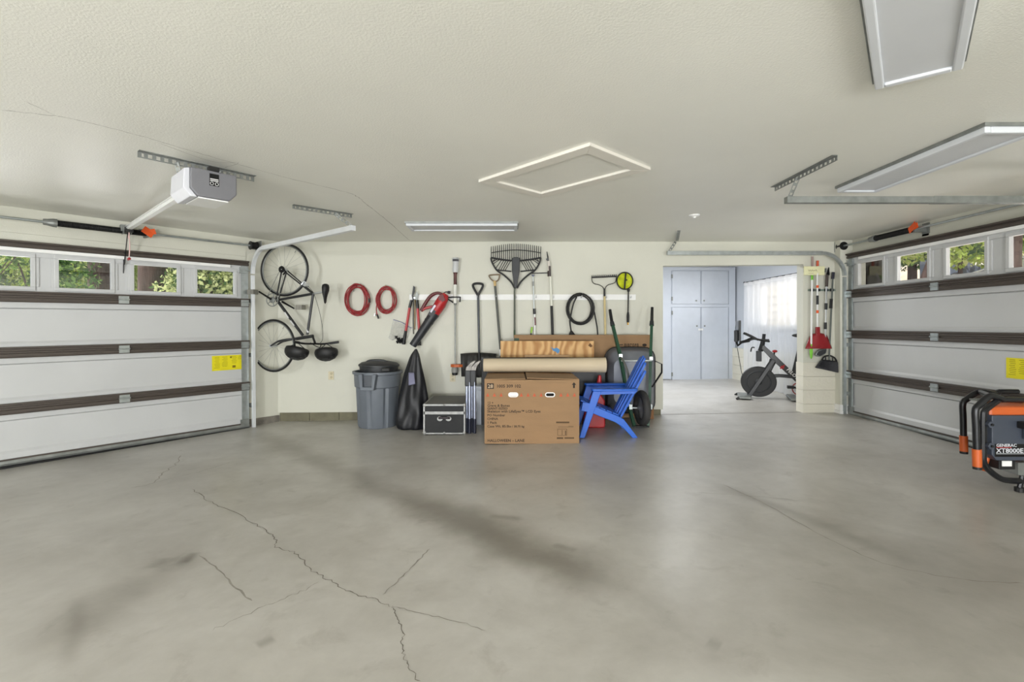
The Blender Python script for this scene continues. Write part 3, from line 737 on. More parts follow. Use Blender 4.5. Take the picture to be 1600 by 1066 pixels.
def helmet(px, py, Z, tilt, lab):
    c = W(px, py, Z); T = thing('bicycle_helmet', lab, 'helmet', c, group='bike helmets')
    R = Matrix.Scale(1.15, 4) @ Matrix.Rotation(tilt, 4, 'Y') @ Matrix.Rotation(math.pi * .88, 4, 'X')
    prof = [(.118, 0), (.124, .03), (.118, .06), (.098, .095), (.062, .118), (.02, .127)]
    s_ = MB().lathe(prof, 20, R @ Matrix.Diagonal((1.0, .80, .9, 1)) @ Matrix.Translation((0, 0, -.03)), caps=False); s_.build('shell', m_black, T, local=True, smooth='all', solid=.016)
    rb = MB()
    for k in range(5):
        a = (k - 2) * .42; M = R @ Matrix.Diagonal((1.03, .83, .93, 1)) @ Matrix.Translation((0, 0, -.03))
        rb.tube([M @ Vector((x_ * .12, .115 * math.sin(a) * math.sqrt(max(0, 1 - x_ * x_)), .03 + .098 * math.sqrt(max(0, 1 - x_ * x_)) * math.cos(a))) for x_ in (-.9, -.6, -.2, .2, .6, .9)], .011, 6)
    rb.build('vent_rib', m_dark, T, local=True, smooth=True)
    MB().torus(R @ Vector((0, 0, -.03)), R @ Vector((1, 0, 0)), R @ Vector((0, .8, 0)), .108, .006, 20, 5, .086).build('inner_band', mat('helmet foam grey', (120, 120, 120), .8), T, local=True)
    MB().tube(curve([R @ Vector((-.09, .03, -.03)), Vector((-.02, -.02, .09)), Vector((.0, -.03, .12)), R @ Vector((.09, .03, -.03))], 6), .005, 5).build('chin_strap', m_blackm, T, local=True)
helmet(464, 549, 6.20, .15, 'black bicycle helmet hanging next to the front wheel')
helmet(510, 551, 6.40, -.12, 'black bicycle helmet hanging from the handlebar end')

# ------------------------------------------------------------------ things hung on the back wall
def wthing(name, lab, cat, px, py, off=.05, group=None): return thing(name, lab, cat, wp(px, py, off), group=group)
RL = wthing('tool_rail', 'long white board rail with hooks fixed across the back wall', 'tool rail', 640, 469, 0)
a, c = wp(640, 460.3, 0), wp(993, 469, 0)
MB().box(a.x, c.x, YB - .02, YB, c.z, a.z).build('board', m_white, RL, bevel=.002)
for px in (711, 743, 772, 803, 834, 861, 904, 943, 981):
    h = wp(px + 3.5, 464.5, .02)
    MB().tube(curve([h, h + Vector((0, -.03, -.012)), h + Vector((0, -.06, -.004)), h + Vector((0, -.065, .02))], 4), .004, 6).build('hook', m_silver, RL)

SPR = .34
def coil(name, lab, px, py, rx, ry, n, m, r, tails, off=.06, grp=None, cat='extension cord'):
    T = wthing(name, lab, cat, px, py + ry, off, group=grp); rnd = random.Random(int(px)); c = wp(px, py, off); k = (YB - off) / F
    pts = []
    N = 26 * n
    for i in range(N + 1):
        a = 2 * math.pi * i / 26 + 1.57; t_ = i / 26
        jx = 1 - SPR * (.5 + .5 * math.sin(t_ * 2.3 + px)) ; jy = 1 - SPR * .75 * (.5 + .5 * math.sin(t_ * 1.7 + 1 + px))
        pts.append(c + Vector((math.cos(a) * rx * k * jx, -.012 + .03 * math.sin(t_ * 2.9) - .01 * math.sin(a * .5), (math.sin(a) * ry * jy + .06 * ry * (1 - jy)) * k)))
    MB().tube(pts, r, 6).build('cable', m, T, smooth='all')
    for tl in tails:
        MB().tube(curve([wp(x_, y_, off + .02) for x_, y_ in tl], 5), r, 6).build('cable_end', m, T, smooth='all')
    return T
T = coil('extension_cord', 'large coil of dark red extension cord, leftmost on the wall', 558.5, 468.5, 19.5, 25, 8, m_redcord, .0075, [])
MB().tube([wp(577, 466, .08), wp(577.5, 473, .08)], .014, 8).build('plug', m_black, T)
MB().tube(curve([wp(554, 450, .0), wp(553, 452, .08), wp(553, 456, .09)], 3), .005, 6).build('wall_hook', m_galvd, T)
T = coil('extension_cord', 'smaller coil of dark red extension cord with loose plug', 604, 469, 16, 21.5, 7, m_redcord, .007, [[(590, 470), (588, 482), (589, 492)]])
MB().tube([wp(589, 491, .07), wp(591.5, 498, .07)], .012, 8).build('plug', m_black, T); MB().tube([wp(586, 490, .07), wp(585, 494, .07)], .01, 8).build('plug', m_silver, T)
MB().tube([wp(602, 446, .0), wp(602, 447, .10)], .005, 6).build('wall_hook', mat('tan hook', (200, 168, 90), .5), T)

# loppers
T = wthing('loppers', 'red-handled loppers hanging blades up beside the leaf blower', 'loppers', 645, 540, .05)
for pts, nm in (([(643, 469), (640, 481), (634, 517)], 'l'), ([(651.5, 469), (652.5, 482), (655, 517)], 'r')):
    p = [wp(x_, y_, .06) for x_, y_ in pts]
    h = MB().tube([p[1], p[2]], .017, 8).build('handle', m_red, T, smooth=True)
    e = wp(630.5, 538, .06) if nm == 'l' else wp(655.5, 540, .06)
    MB().tube([p[2], e], [.019, .024], 8).build('grip', m_black, h, smooth=True); MB().tube([p[0], p[1]], .019, 8).build('ferrule', m_blackm, h, smooth=True)
pl = lambda pp, o_=.06: [(wp(x_, y_, o_).x, wp(x_, y_, o_).z) for x_, y_ in pp]
Yf = lambda o_: YB - o_
MB().prism(pl([(646, 446.5), (649, 449), (648.5, 456), (646, 462), (648, 467), (645, 470), (643.5, 462), (645, 454)]), Yf(.07), Yf(.062)).build('blade', m_blackm, T)
MB().prism(pl([(651, 455), (653.5, 460), (652, 470), (647, 468), (648, 463)]), Yf(.058), Yf(.05)).build('hook_blade', m_galvd, T)
MB().cyl(wp(647.5, 465.5, .08), wp(647.5, 465.5, .045), .013).build('pivot_bolt', m_galv, T)
T = wthing('grass_shears', 'thin dark rods of a hand tool between the lopper handles', 'hand tool', 646, 524, .03)
MB().tube([wp(646, 468, .03), wp(645.5, 500, .03), wp(646, 522, .03)], .006, 6).build('rod', m_blackm, T); MB().tube([wp(648.5, 468, .03), wp(648, 515, .03)], .006, 6).build('rod', mat('brass rod', (150, 120, 60), .4, .6), T)

# leaf blower
T = wthing('leaf_blower', 'red and black leaf blower hanging nozzle down on the wall', 'leaf blower', 645, 543, .10)
ax0, ax1 = wp(645, 540, .12), wp(676, 494, .12); bx = wp(699, 460, .12)
nz = MB().tube([ax0, ax0.lerp(ax1, .2), ax0.lerp(ax1, .85), ax1, wp(679.5, 489, .12)], [.05, .052, .062, .068, .072], 16).build('nozzle', mat('blower black', (44, 46, 50), .45, var=.08), T, smooth=True)
MB().tube([ax0 + (ax0 - ax1).normalized() * .002, ax0], [.046, .046], 16).build('outlet', m_hollow_shade, nz)  # near-black disc paints the shade inside the nozzle mouth
MB().tube([ax0.lerp(ax1, .80), ax0.lerp(ax1, .84)], .066, 16).build('collar', m_dark, nz, smooth=True)
bd = MB().tube([wp(678, 493, .12), wp(682, 485, .12), wp(688, 475, .12), wp(693, 466, .12), wp(697, 460, .12)], [.062, .085, .092, .082, .045], 14, sq=.85).build('motor_body', m_red, T, smooth=True)
MB().prism(pl([(686, 462), (692, 460), (696, 469), (690, 473), (685, 468)], .20), Yf(.205), Yf(.185)).build('air_intake', mat('dark red grille', (96, 20, 24), .5), bd)
MB().prism(pl([(672, 487), (679, 476), (681.5, 478), (674, 489)], .2), Yf(.208), Yf(.18)).build('brand_plate', mat('pale label', (214, 210, 224), .4), bd)
MB().prism(pl([(669, 492), (676, 478), (684, 476), (684, 482), (676, 495)], .2), Yf(.200), Yf(.12)).build('front_cover', m_dark, bd)
hd_ = MB().tube(curve([wp(692, 461, .12), wp(684, 458, .12), wp(674, 462, .12), wp(666, 472, .12), wp(658, 486, .12)], 5), [.020] * 8 + [.024] * 13, 8).build('handle', mat('dark maroon grip', (92, 26, 30), .5), T, smooth=True)
MB().tube([wp(658, 486, .12), wp(664, 482, .12), wp(676, 479, .12)], .018, 8).build('handle_brace', m_red, T)
cb = MB().tube(curve([wp(693, 459, .10), wp(696, 456.5, .08), wp(701, 456.5, .06)], 4), .006, 6).build('power_cord', m_black, T)
MB().tube([wp(699.5, 456.7, .06), wp(703.5, 457.3, .06)], .018, 6).build('plug', m_black, cb)

# plastic bag with black bits
T = wthing('plastic_bag', 'clear zip bag with black fittings hanging below the red cord', 'plastic bag', 625, 537, .04)
def bagf(u, v):
    x0 = 614.5 + (607 - 614.5) * v; x1 = 643 + (632 - 643) * v; y0 = 500 + 13 * u; y1 = 528 + 10 * u
    b_ = math.sin(math.pi * u) * math.sin(math.pi * min(1, v * 1.05)) * .05
    return wp(x0 + (x1 - x0) * u, y0 + (y1 - y0) * v + 2 * math.sin(u * 9) * v, .03 + b_ + .008 * math.sin(u * 17 + v * 11))
MB().grid(bagf, 14, 12).build('pouch', sheer_mat('clear plastic film', (225, 226, 226), .62), T, smooth='all')
MB().tube([wp(614.5, 499.5, .035), wp(628, 504, .05), wp(643, 513, .035)], .010, 6, sq=.4).build('zip_strip', mat('blue zip strip', (98, 104, 158), .5), T)
for i, (px, py) in enumerate(((619, 527), (623, 530), (626, 534), (629, 531), (622, 534), (631, 535))):
    MB().lathe([(.012, -.018), (.022, -.018), (.022, -.01), (.014, -.006), (.014, .006), (.022, .01), (.022, .018), (.012, .018)], 10, Matrix.Translation(wp(px, py, .055)) @ Matrix.Rotation(i * .9, 4, 'X') @ Matrix.Rotation(i * 1.3, 4, 'Y')).build('black_fitting', m_black, T)

# string trimmer
T = wthing('string_trimmer', 'white and grey string trimmer hung upside down with orange guard', 'string trimmer', 711, 585, .06)
q = lambda px, py, o_=.07: wp(px, py, o_)
MB().tube([q(712, 403), q(712, 405), q(712, 413), q(711.5, 421), q(711.5, 426)], [.045, .052, .040, .045, .038], 8).build('battery_head', mat('light grey plastic', (196, 198, 198), .45), T, bevel=.003)
MB().box(q(708, 405).x, q(717, 405).x, Yf(.125), Yf(.1), q(0, 409).z, q(0, 405.5).z).build('battery_slot', m_dark, T)
MB().tube([q(711.5, 425), q(711.3, 429), q(711.3, 443), q(711.2, 446)], [.034, .022, .022, .026], 10).build('rear_grip', mat('maroon and black grip', (74, 36, 34), .5, var=.5, scale=12), T, smooth=True)
MB().tube([q(711.2, 445), q(711.2, 465), q(711.3, 474)], [.028, .027, .024], 10).build('upper_housing', mat('off-white plastic', (222, 222, 214), .4), T, smooth=True)
MB().tube([q(711.2, 474), q(711.3, 477)], [.024, .014], 10).build('collar', m_galvd, T)
MB().tube([q(711.3, 475), q(711.3, 572)], .0105, 8).build('shaft', m_galvd, T, smooth=True)
MB().tube([q(697.5, 465.5, .08), q(707, 464.5, .09), q(719, 464.5, .09), q(718.5, 472, .09)], .012, 8).tube([q(697.5, 466, .08), q(704, 470, .09), q(708, 473, .09)], .010, 8).build('loop_handle', m_black, T)
MB().lathe([(.03, -.05), (.042, -.045), (.045, .0), (.03, .05), (.016, .06)], 14, Matrix.Translation(q(710.5, 577))).build('motor_head', mat('trimmer head grey', (150, 150, 144), .5), T, smooth=True)
gd = MB()
gd.prism([(math.cos(a) * .085 + .03, math.sin(a) * .06) for a in [math.pi * 2 * i / 16 for i in range(16)]], 0, .035, Matrix.Translation(q(710.5, 573.5, .09)), axis='z').build('guard', mat('guard orange', (198, 98, 44), .5), T)
MB().lathe([(.02, -.10), (.036, -.095), (.04, -.07), (.034, -.05)], 14, Matrix.Translation(q(710.5, 575))).build('spool', m_black, T, smooth=True)

# snow shovel with D handle
T = wthing('snow_shovel', 'black plastic snow shovel with D handle hanging on the rail', 'shovel', 747, 590, .06)
MB().tube(curve([q(739, 447), q(742, 443.5), q(751.5, 443.5), q(754.5, 447), q(749, 458), q(747, 461), q(744.5, 458)], 4, True), .016, 8, closed=True).build('handle', m_black, T, smooth='all')
MB().tube([q(746.8, 458), q(747, 464)], [.022, .017], 8).build('handle_socket', m_black, T)
MB().tube([q(747, 462), q(748.8, 560)], .0155, 10).build('shaft', mat('shovel shaft grey', (62, 66, 70), .35, .3), T, smooth=True)
def blade(u, v):
    hwid = 28 - 1.5 * v; px = 747.5 + (u * 2 - 1) * hwid; py = 553 + (1.5 * (u * 2 - 1) ** 2) + v * (37 - 3 * abs(u * 2 - 1)) - 1.5 * (v == 0)
    return wp(px, py, .05 + .09 * (1 - (u * 2 - 1) ** 2) * .7 + .05 * math.sin(math.pi * v) + .006 * math.cos(u * 31))
MB().grid(blade, 28, 8).build('blade', mat('scuffed black plastic', (46, 45, 44), .45, var=.45, scale=9, stretch=(6, 1, 1)), T, smooth='all', solid=.006)
MB().tube([q(748.5, 552, .15), q(748.8, 575, .16)], [.022, .012], 8).build('blade_socket', m_black, T)

# old garden fork handle
T = wthing('garden_fork', 'old D-handled garden tool with dark shaft leaning behind the plywood', 'garden fork', 783, 560, .06)
MB().tube(curve([q(764.5, 432), q(766, 430), q(780, 429.2), q(780.5, 431), q(779, 437), q(774, 440), q(768, 437)], 3, True), .010, 8, closed=True).build('handle', mat('worn wood and steel', (120, 104, 84), .6, var=.3, scale=14), T, smooth='all')
MB().tube([q(773, 439), q(773.6, 447)], [.022, .018], 8).build('ferrule', mat('pale ash wood', (196, 166, 112), .6, var=.2, scale=12), T)
MB().tube([q(773.5, 446), q(777.5, 490), q(782, 546)], .0165, 8).build('shaft', mat('olive black shaft', (70, 72, 66), .5, var=.2), T, smooth=True)
MB().tube([q(782, 546), q(782.5, 556)], .018, 8).build('white_band', m_white, T)
MB().tube([q(782.5, 556), q(784, 600)], .017, 8).build('lower_shaft', m_dark, T)
for i in range(4): MB().tube([q(784, 600), q(777 + i * 5, 605), q(777 + i * 5.2, 632)], [.010, .009, .004], 6).build('tine', m_blackm, T)

# big leaf rake
T = wthing('leaf_rake', 'wide black plastic leaf rake hanging head up on the rail', 'leaf rake', 804, 525, .06)
c5 = lambda x_, y_, o_=.07: wp(690 + x_ / 6.27, 370 + y_ / 6.27, o_)
ntin = 25
thick = lambda x_: 205 + 30 * math.sin(math.pi * (x_ - 485) / 487)
def curl(v): return .07 + .05 * v * v
for i in range(ntin):
    x_ = 486 + 485 * i / (ntin - 1); tp = 96 - 28 * math.sin(math.pi * (x_ - 485) / 487)
    MB().tube([c5(x_, thick(x_), .07), c5(x_, (tp + thick(x_)) / 2, .075), c5(x_, tp + 14, .09), c5(x_, tp, .11)], [.0055, .0055, .005, .004], 5).build('tine', m_black, T)
MB().tube([c5(486 + 484 * i / 16, 158 - 28 * math.sin(math.pi * i / 16), .078) for i in range(17)], .0055, 6).build('cross_brace', m_black, T)
MB().tube([c5(486 + 485 * i / 16, thick(486 + 485 * i / 16), .07) for i in range(17)], .012, 8).build('main_bar', m_black, T)
for sg in (-1, 1):
    X = lambda v: 728 + sg * v
    MB().tube(curve([c5(X(243), 205), c5(X(236), 245), c5(X(190), 325), c5(X(120), 375), c5(X(50), 440), c5(X(12), 505)], 5), .012, 8).build('side_frame', m_black, T, smooth=True)
    MB().tube([c5(X(190), 325), c5(X(45), 340)], .009, 6).build('side_brace', m_black, T)
    for i in range(8):
        xo = 62 + i * 22; xb = xo + 48; yb = 338 if xb < 185 else 338 - (xb - 185) * 2.1
        MB().tube([c5(X(xo - 10), thick(728 + sg * (xo - 10)) + 4), c5(X(min(xb, 225)), max(yb, 245))], .0052, 5).build('diagonal_rib', m_black, T)
MB().prism([(c5(x_, y_).x, c5(x_, y_).z) for x_, y_ in ((690, 215), (705, 203), (750, 203), (768, 215), (765, 330), (738, 505), (712, 505), (688, 330))], Yf(.10), Yf(.055)).build('spine', mat('dark grey rake hub', (40, 42, 44), .5), T, bevel=.006)
MB().tube([c5(720, 490), q(804, 455), q(804, 523)], .0125, 10).build('shaft', mat('green grey shaft', (78, 82, 72), .4, .3), T, smooth=True)
MB().tube([q(804, 516), q(804, 528)], .014, 8).build('end_grip', mat('dark green grip', (48, 70, 44), .6), T)

# telescopic pole, green brush, pole pruner
T = wthing('telescopic_pole', 'slim white and grey telescopic pole hanging on the rail', 'pole', 836, 560, .05)
MB().tube([q(833, 429.5, .05), q(832.8, 433, .05)], [.026, .006], 8).build('tip', mat('blue grey tip', (112, 118, 136), .5), T)
MB().tube([q(832.8, 432, .05), q(834.5, 484, .05)], .0085, 8).build('inner_tube', m_galv, T, smooth=True); MB().tube([q(833, 440, .05), q(833.2, 447, .05)], .014, 8).build('clip', m_galvd, T)
MB().tube([q(834.8, 482.5, .05), q(835.2, 491, .05)], .019, 8).build('clamp', m_blackm, T)
MB().tube([q(835.2, 490, .05), q(836, 565, .05)], .0125, 8).build('outer_tube', m_white, T, smooth=True)
MB().tube([q(835.4, 496, .05), q(836, 508.5, .05)], .0135, 8).build('printed_band', mat('maroon print', (104, 48, 52), .5, var=.5, scale=40), T)
T = wthing('hand_brush', 'small lime green hand brush peeking above the cardboard', 'brush', 830, 524, .05)
MB().tube([q(831.5, 511, .08), q(830.5, 516, .08), q(829.8, 520.5, .08)], [.012, .016, .012], 8).build('handle', mat('lime green plastic', (150, 196, 70), .45), T, smooth=True); MB().tube([q(829.8, 520, .08), q(829, 532, .08)], .010, 8).build('neck', m_black, T)
T = wthing('pole_pruner', 'white pole pruner with black foam grip and side lever', 'pole pruner', 862, 560, .06)
MB().prism(pl([(854, 393.5), (855, 393), (857, 401), (857.5, 409), (855.5, 409), (854.5, 400)], .07), Yf(.074), Yf(.066)).build('blade', m_blackm, T)
MB().cyl(q(855.5, 405.5, .09), q(855.5, 405.5, .05), .019, n=10).build('pivot', m_blackm, T)
MB().tube([q(857.3, 408), q(858.5, 432)], .016, 8).build('neck', mat('off-white neck', (214, 206, 198), .5), T); MB().tube([q(858.3, 416), q(858.6, 424)], .019, 8).tube([q(858, 423.5), q(858.2, 432)], .024, 8).build('pulley_block', mat('brown black plastic', (58, 44, 42), .5), T)
MB().tube([q(857, 426.5), q(828, 427.3)], .0065, 6).build('side_lever', m_blackm, T)
MB().tube([q(859.5, 431), q(862, 479)], .0135, 8).build('pole', mat('white enamel pole', (226, 226, 212), .35), T, smooth=True); MB().tube([q(861.8, 478), q(864.8, 560)], .0185, 10).build('foam_grip', m_black, T, smooth=True)

# black generator cable
SPR = .18
T = coil('power_cable', 'thick black coiled power cable with heavy plugs on a hook', 906.5, 483, 21.5, 24.5, 4, m_black, .0105, [[(901, 464), (896, 475), (892.5, 490), (890.5, 502), (892.5, 518)], [(928, 485), (931, 500), (933.5, 516), (934.5, 540)]], off=.09, cat='power cable')
MB().tube([q(892.5, 517, .11), q(893, 521, .11), q(894, 527, .11), q(894.5, 533, .11)], [.014, .035, .065, .07], 8, sq=.6).build('plug', m_black, T)
MB().tube([q(934.5, 539, .11), q(935, 546, .11)], [.012, .024], 8).build('connector', m_dark, T)
MB().box(q(930, 0, .12).x, q(936, 0, .12).x, Yf(.14), Yf(.134), q(0, 558, .12).z, q(0, 547, .12).z, None).prism(pl([(935, 545), (940.5, 549), (937.5, 553), (932, 550)], .13), Yf(.142), Yf(.139)).build('paper_tag', mat('grey white tag', (205, 206, 204), .6), T)
MB().tube(curve([q(910, 459, .0), q(909.5, 464, .12), q(910.5, 458, .13)], 4), .004, 6).build('cable_tie', m_silver, T)

# bow rake
T = wthing('bow_rake', 'steel bow rake with pale wooden handle hanging teeth up', 'bow rake', 944, 524, .06)
MB().tube([q(924, 433.8), q(963.5, 431.8)], .010, 6).build('head_bar', m_blackm, T)
for i in range(13):
    px = 925 + i * 3.15; MB().tube([q(px, 433.8 - i * .16), q(px, 431 - i * .16, .075), q(px, 430.6 - i * .16, .12)], [.006, .006, .003], 5).build('tooth', m_blackm, T)
for pts in ([(924.5, 434), (925.5, 440), (929, 443.5), (935, 444.8), (941, 448), (943.7, 452)], [(963, 433), (962, 440), (958, 443), (951, 445), (947, 448), (945.3, 452)]):
    MB().tube(curve([q(x_, y_) for x_, y_ in pts], 4), .0055, 6).build('bow_arm', m_blackm, T, smooth=True)
MB().tube([q(944.5, 451), q(944.5, 463.5)], [.012, .014], 8).build('ferrule', m_blackm, T); MB().tube([q(944.5, 463), q(946.5, 545)], .0145, 10).build('handle', mat('pale yellow wood', (208, 190, 140), .55, var=.12, scale=10, stretch=(8, 8, 1)), T, smooth=True)

# yellow strainer wand
T = wthing('debris_skimmer', 'round lime yellow net head on a short black wand', 'skimmer', 981, 506, .06)
c = q(976.3, 439); k = (YB - .07) / F
MB().torus(c, (1, 0, 0), (0, 0, 1), 12.4 * k, .009, 32, 8, 13.2 * k).build('rim', m_black, T, smooth='all')
def net(u, v):
    r = v; a = 2 * math.pi * u; return c + Vector((math.cos(a) * 12.2 * k * r, .05 * (1 - r * r), math.sin(a) * 13 * k * r))
MB().grid(net, 28, 6).build('net', mat('lime yellow mesh', (196, 204, 36), .6, var=.25, scale=18), T, smooth='all')
MB().tube([c + Vector((.012, -.005, 12.5 * k)), c + Vector((.0, -.012, 0)), c + Vector((-.004, -.005, -12 * k))], .011, 6).tube([c + Vector((0, -.012, .01)), c + Vector((.03, -.012, .012))], .009, 6).build('centre_bar', m_black, T)
MB().tube([q(982, 451.5), q(982, 456)], [.022, .016], 8).build('head_joint', m_black, T); MB().tube([q(981.9, 455), q(981.3, 490)], .009, 8).build('wand', m_black, T, smooth=True)
MB().tube([q(981.4, 488), q(981.3, 493), q(981.2, 504)], [.012, .019, .017], 8).build('grip', m_black, T, smooth=True); MB().tube([q(981.2, 504), q(981.2, 508)], .010, 8).build('tip', mat('brass', (190, 150, 70), .35, .8), T)

# wall outlets
for px, py, lab in ((517.5, 587, 'cream wall outlet plate below the helmets'), (707.3, 590, 'cream wall outlet behind the trimmer guard')):
    T = thing('wall_outlet', lab, 'outlet', wp(px, py + 6, 0), group='wall outlets'); a, c = wp(px - 4.2, py - 6.5, 0), wp(px + 4.2, py + 6.5, 0)
    MB().box(a.x, c.x, YB - .008, YB, c.z, a.z).build('plate', mat('cream outlet', (206, 196, 166), .45), T, bevel=.002)
    for dz in (-3, 3):
        s_ = wp(px, py + dz, .01); MB().lathe([(.017, 0), (.017, .003)], 12, Matrix.Translation((s_.x, YB - .008, s_.z)) @ RX90).build('socket', mat('tan socket', (178, 168, 138), .5), T)
        
# ------------------------------------------------------------------ things on the floor by the back wall
def onf(x, y): return Vector((x, y, fz(x, y)))
# trash can
ctr = onf(-1.725, 6.33)
T = thing('trash_can', 'round grey plastic trash can with black lid', 'trash can', ctr)
m_can = mat('grey can plastic', (104, 110, 118), .45, var=.08, scale=4)
n = 48; vs = []; fs = []
levels = [(0, .232), (.02, .245), (.50, .268), (.515, .285), (.665, .292), (.675, .312), (.705, .312), (.705, .285), (.60, .272)]
for i, (z, r) in enumerate(levels):
    for k_ in range(n):
        a = 2 * math.pi * k_ / n; rr = r
        if 0 < i < 3:
            ph = (math.degrees(a) + 100) % 45      # recessed flutes between broad staves
            rr = r - (.022 if ph < 8 else 0)
        vs.append((rr * math.cos(a), rr * math.sin(a), z))
    if i: fs += [((i - 1) * n + k_, (i - 1) * n + (k_ + 1) % n, i * n + (k_ + 1) % n, i * n + k_) for k_ in range(n)]
fs.append(tuple(range(n - 1, -1, -1)))
MB().add(vs, fs).build('can_body', m_can, T, local=True, smooth=True)
for a in (-1.68, 1.46):
    M = Matrix.Rotation(a, 4, 'Z')
    MB().prism([(-.085, .50), (-.055, .50), (-.05, .53), (.05, .53), (.055, .50), (.085, .50), (.11, .69), (-.11, .69)], 0, .0, None) if 0 else None
    h = MB()
    h.prism([(-.085, .495), (.085, .495), (.085, .535), (-.085, .535)], .272, .352, M @ Matrix.Rotation(-math.pi / 2, 4, 'Z'))
    for sg in (-1, 1): h.prism([(sg * .085, .50), (sg * .055, .52), (sg * .062, .69), (sg * .115, .69)], .27, .350, M @ Matrix.Rotation(-math.pi / 2, 4, 'Z'))
    hh = h.build('handle', m_can, T, local=True, bevel=.006)
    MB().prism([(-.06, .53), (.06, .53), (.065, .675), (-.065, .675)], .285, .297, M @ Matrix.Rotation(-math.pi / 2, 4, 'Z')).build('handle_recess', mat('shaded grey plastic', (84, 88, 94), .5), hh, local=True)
lid = MB().lathe([(.235, .70), (.242, .745), (.242, .76), (.256, .765), (.256, .785), (.22, .81), (.11, .832), (.02, .838)], 40, Matrix.Translation((.0, .01, 0)) @ Matrix.Rotation(.02, 4, 'Y')).build('lid', m_dark, T, local=True, smooth=True)
MB().tube(curve([(-.15, -.03, .80), (-.08, -.05, .835), (.08, -.05, .835), (.15, -.03, .80)], 5), .018, 8).build('lid_handle', m_dark, lid, local=True, smooth=True)
MB().box(.13, .22, -.30, -.25, .725, .76).build('lid_latch', m_black, lid, local=True, bevel=.005)

# black fabric cover
T = thing('grill_cover', 'black fabric cover draped to a tall point beside the trash can', 'fabric cover', onf(-1.20, 6.14))
def cov(u, v):
    a = 2 * math.pi * u; Yc = 6.14
    L = [(.0, 622, 669), (.10, 618, 672), (.28, 620, 673), (.50, 624, 668), (.72, 632, 662), (.90, 641, 656), (1.0, 648.5, 651.5)]
    ys = [(0, 672), (.10, 664), (.28, 645), (.50, 618), (.72, 585), (.90, 556), (1.0, 545.5)]
    for (t0, l0, r0), (t1, l1, r1), (_, y0), (_, y1) in zip(L, L[1:], ys, ys[1:]):
        if v <= t1 + 1e-9: 
            f_ = (v - t0) / (t1 - t0); l_ = l0 + (l1 - l0) * f_; r_ = r0 + (r1 - r0) * f_; y_ = y0 + (y1 - y0) * f_; break
    kk = Yc / F; c_ = W((l_ + r_) / 2, y_, Yc); hw2 = (r_ - l_) / 2 * kk
    fold = 1 + (.10 * math.sin(a * 5 + v * 5) + .07 * math.sin(a * 9 - v * 7 + 1) + .05 * math.sin(a * 3 + v * 13)) * (1 - v * .4)
    return Vector((c_.x + math.cos(a) * hw2 * (1 + (fold - 1) * .5), c_.y + math.sin(a) * (hw2 * .62 + .01) * fold, max(c_.z, fz(c_.x, c_.y) + .004)))
MB().grid(cov, 72, 26).build('drape', mat('black ripstop fabric', (15, 16, 22), .5, var=.25, scale=5, bump=.25, bscale=14), T, smooth='all')
MB().grid(lambda u, v: W(638.5 + 8.5 * u + (1.8 * v) - 2.0 * (1 - u) * v, 582.5 + 20 * v * (1 - .12 * u), 6.03 - .05 * v), 6, 6).build('fabric_patch', mat('lavender grey patch', (118, 118, 142), .5), T, smooth='all', solid=.004)

# trunk
T = thing('storage_trunk', 'low black trunk with silver metal edges and a handle', 'trunk', onf(-.79, 6.08))
x0, x1, y0, y1 = (662 - 800) / F * 5.73, (726.5 - 800) / F * 5.73, 5.73, 6.42; zb = fz(-.8, 5.75) + .012; zt_ = zb + .345; zm = zb + .245
m_tr = mat('black fibre board', (22, 23, 25), .65, var=.18, scale=10, bump=.1); m_edge = mat('worn trunk metal', (150, 150, 148), .45, .4, var=.2, scale=20); m_trt = mat('grey trunk top', (92, 90, 88), .55, var=.15, scale=5)
MB().box(x0, x1, y0, y1, zb, zm).build('body', m_tr, T); ld = MB().box(x0 - .002, x1 + .002, y0 - .002, y1, zm + .004, zt_ - .006).build('lid', m_tr, T)
MB().box(x0, x1, y0, y1, zt_ - .006, zt_).build('lid_top', m_trt, ld)  # lid top is a lighter grey than the trunk body
for (a0, a1, b0, b1, c0, c1) in ((x0, x1, y0 - .006, y0, zb, zb + .014), (x0, x1, y0 - .006, y0, zm - .016, zm + .016), (x0, x1, y0 - .007, y0, zt_ - .018, zt_ + .002), (x0 - .004, x0 + .014, y0 - .006, y0 + .01, zb, zt_), (x1 - .014, x1 + .004, y0 - .006, y0 + .01, zb, zt_), (x1 - .012, x1 + .004, y0, y1, zt_ - .014, zt_ + .003), (x0 - .004, x0 + .012, y0, y1, zt_ - .014, zt_ + .003)):
    MB().box(a0, a1, b0, b1, c0, c1).build('metal_edge', m_edge, T)
for xx in (x0, x1):
    for z_ in (zb, zt_):
        MB().ball((xx + (.008 if xx == x0 else -.008), y0, z_ + (.012 if z_ == zb else -.010)), .020, .012, .022, 10, 6).build('corner_cap', m_edge, T)
xm = (x0 + x1) / 2
for z_ in (zb + .012, zt_ - .008): MB().ball((xm, y0 - .004, z_), .014, .008, .014, 10, 6).build('rivet', m_edge, T)
h = MB().tube(curve([(xm - .055, y0 - .01, zb + .185), (xm - .045, y0 - .035, zb + .192), (xm + .045, y0 - .035, zb + .192), (xm + .055, y0 - .01, zb + .185)], 5), .013, 8).build('handle', mat('dark leather', (46, 38, 44), .5), T, smooth=True)
for sg in (-1, 1): MB().prism([(xm + sg * .05 + .03 * math.cos(a) * 1.1, zb + .178 + .027 * math.sin(a)) for a in [2 * math.pi * i / 14 for i in range(14)]], y0 - .012, y0).build('handle_plate', m_edge, h)

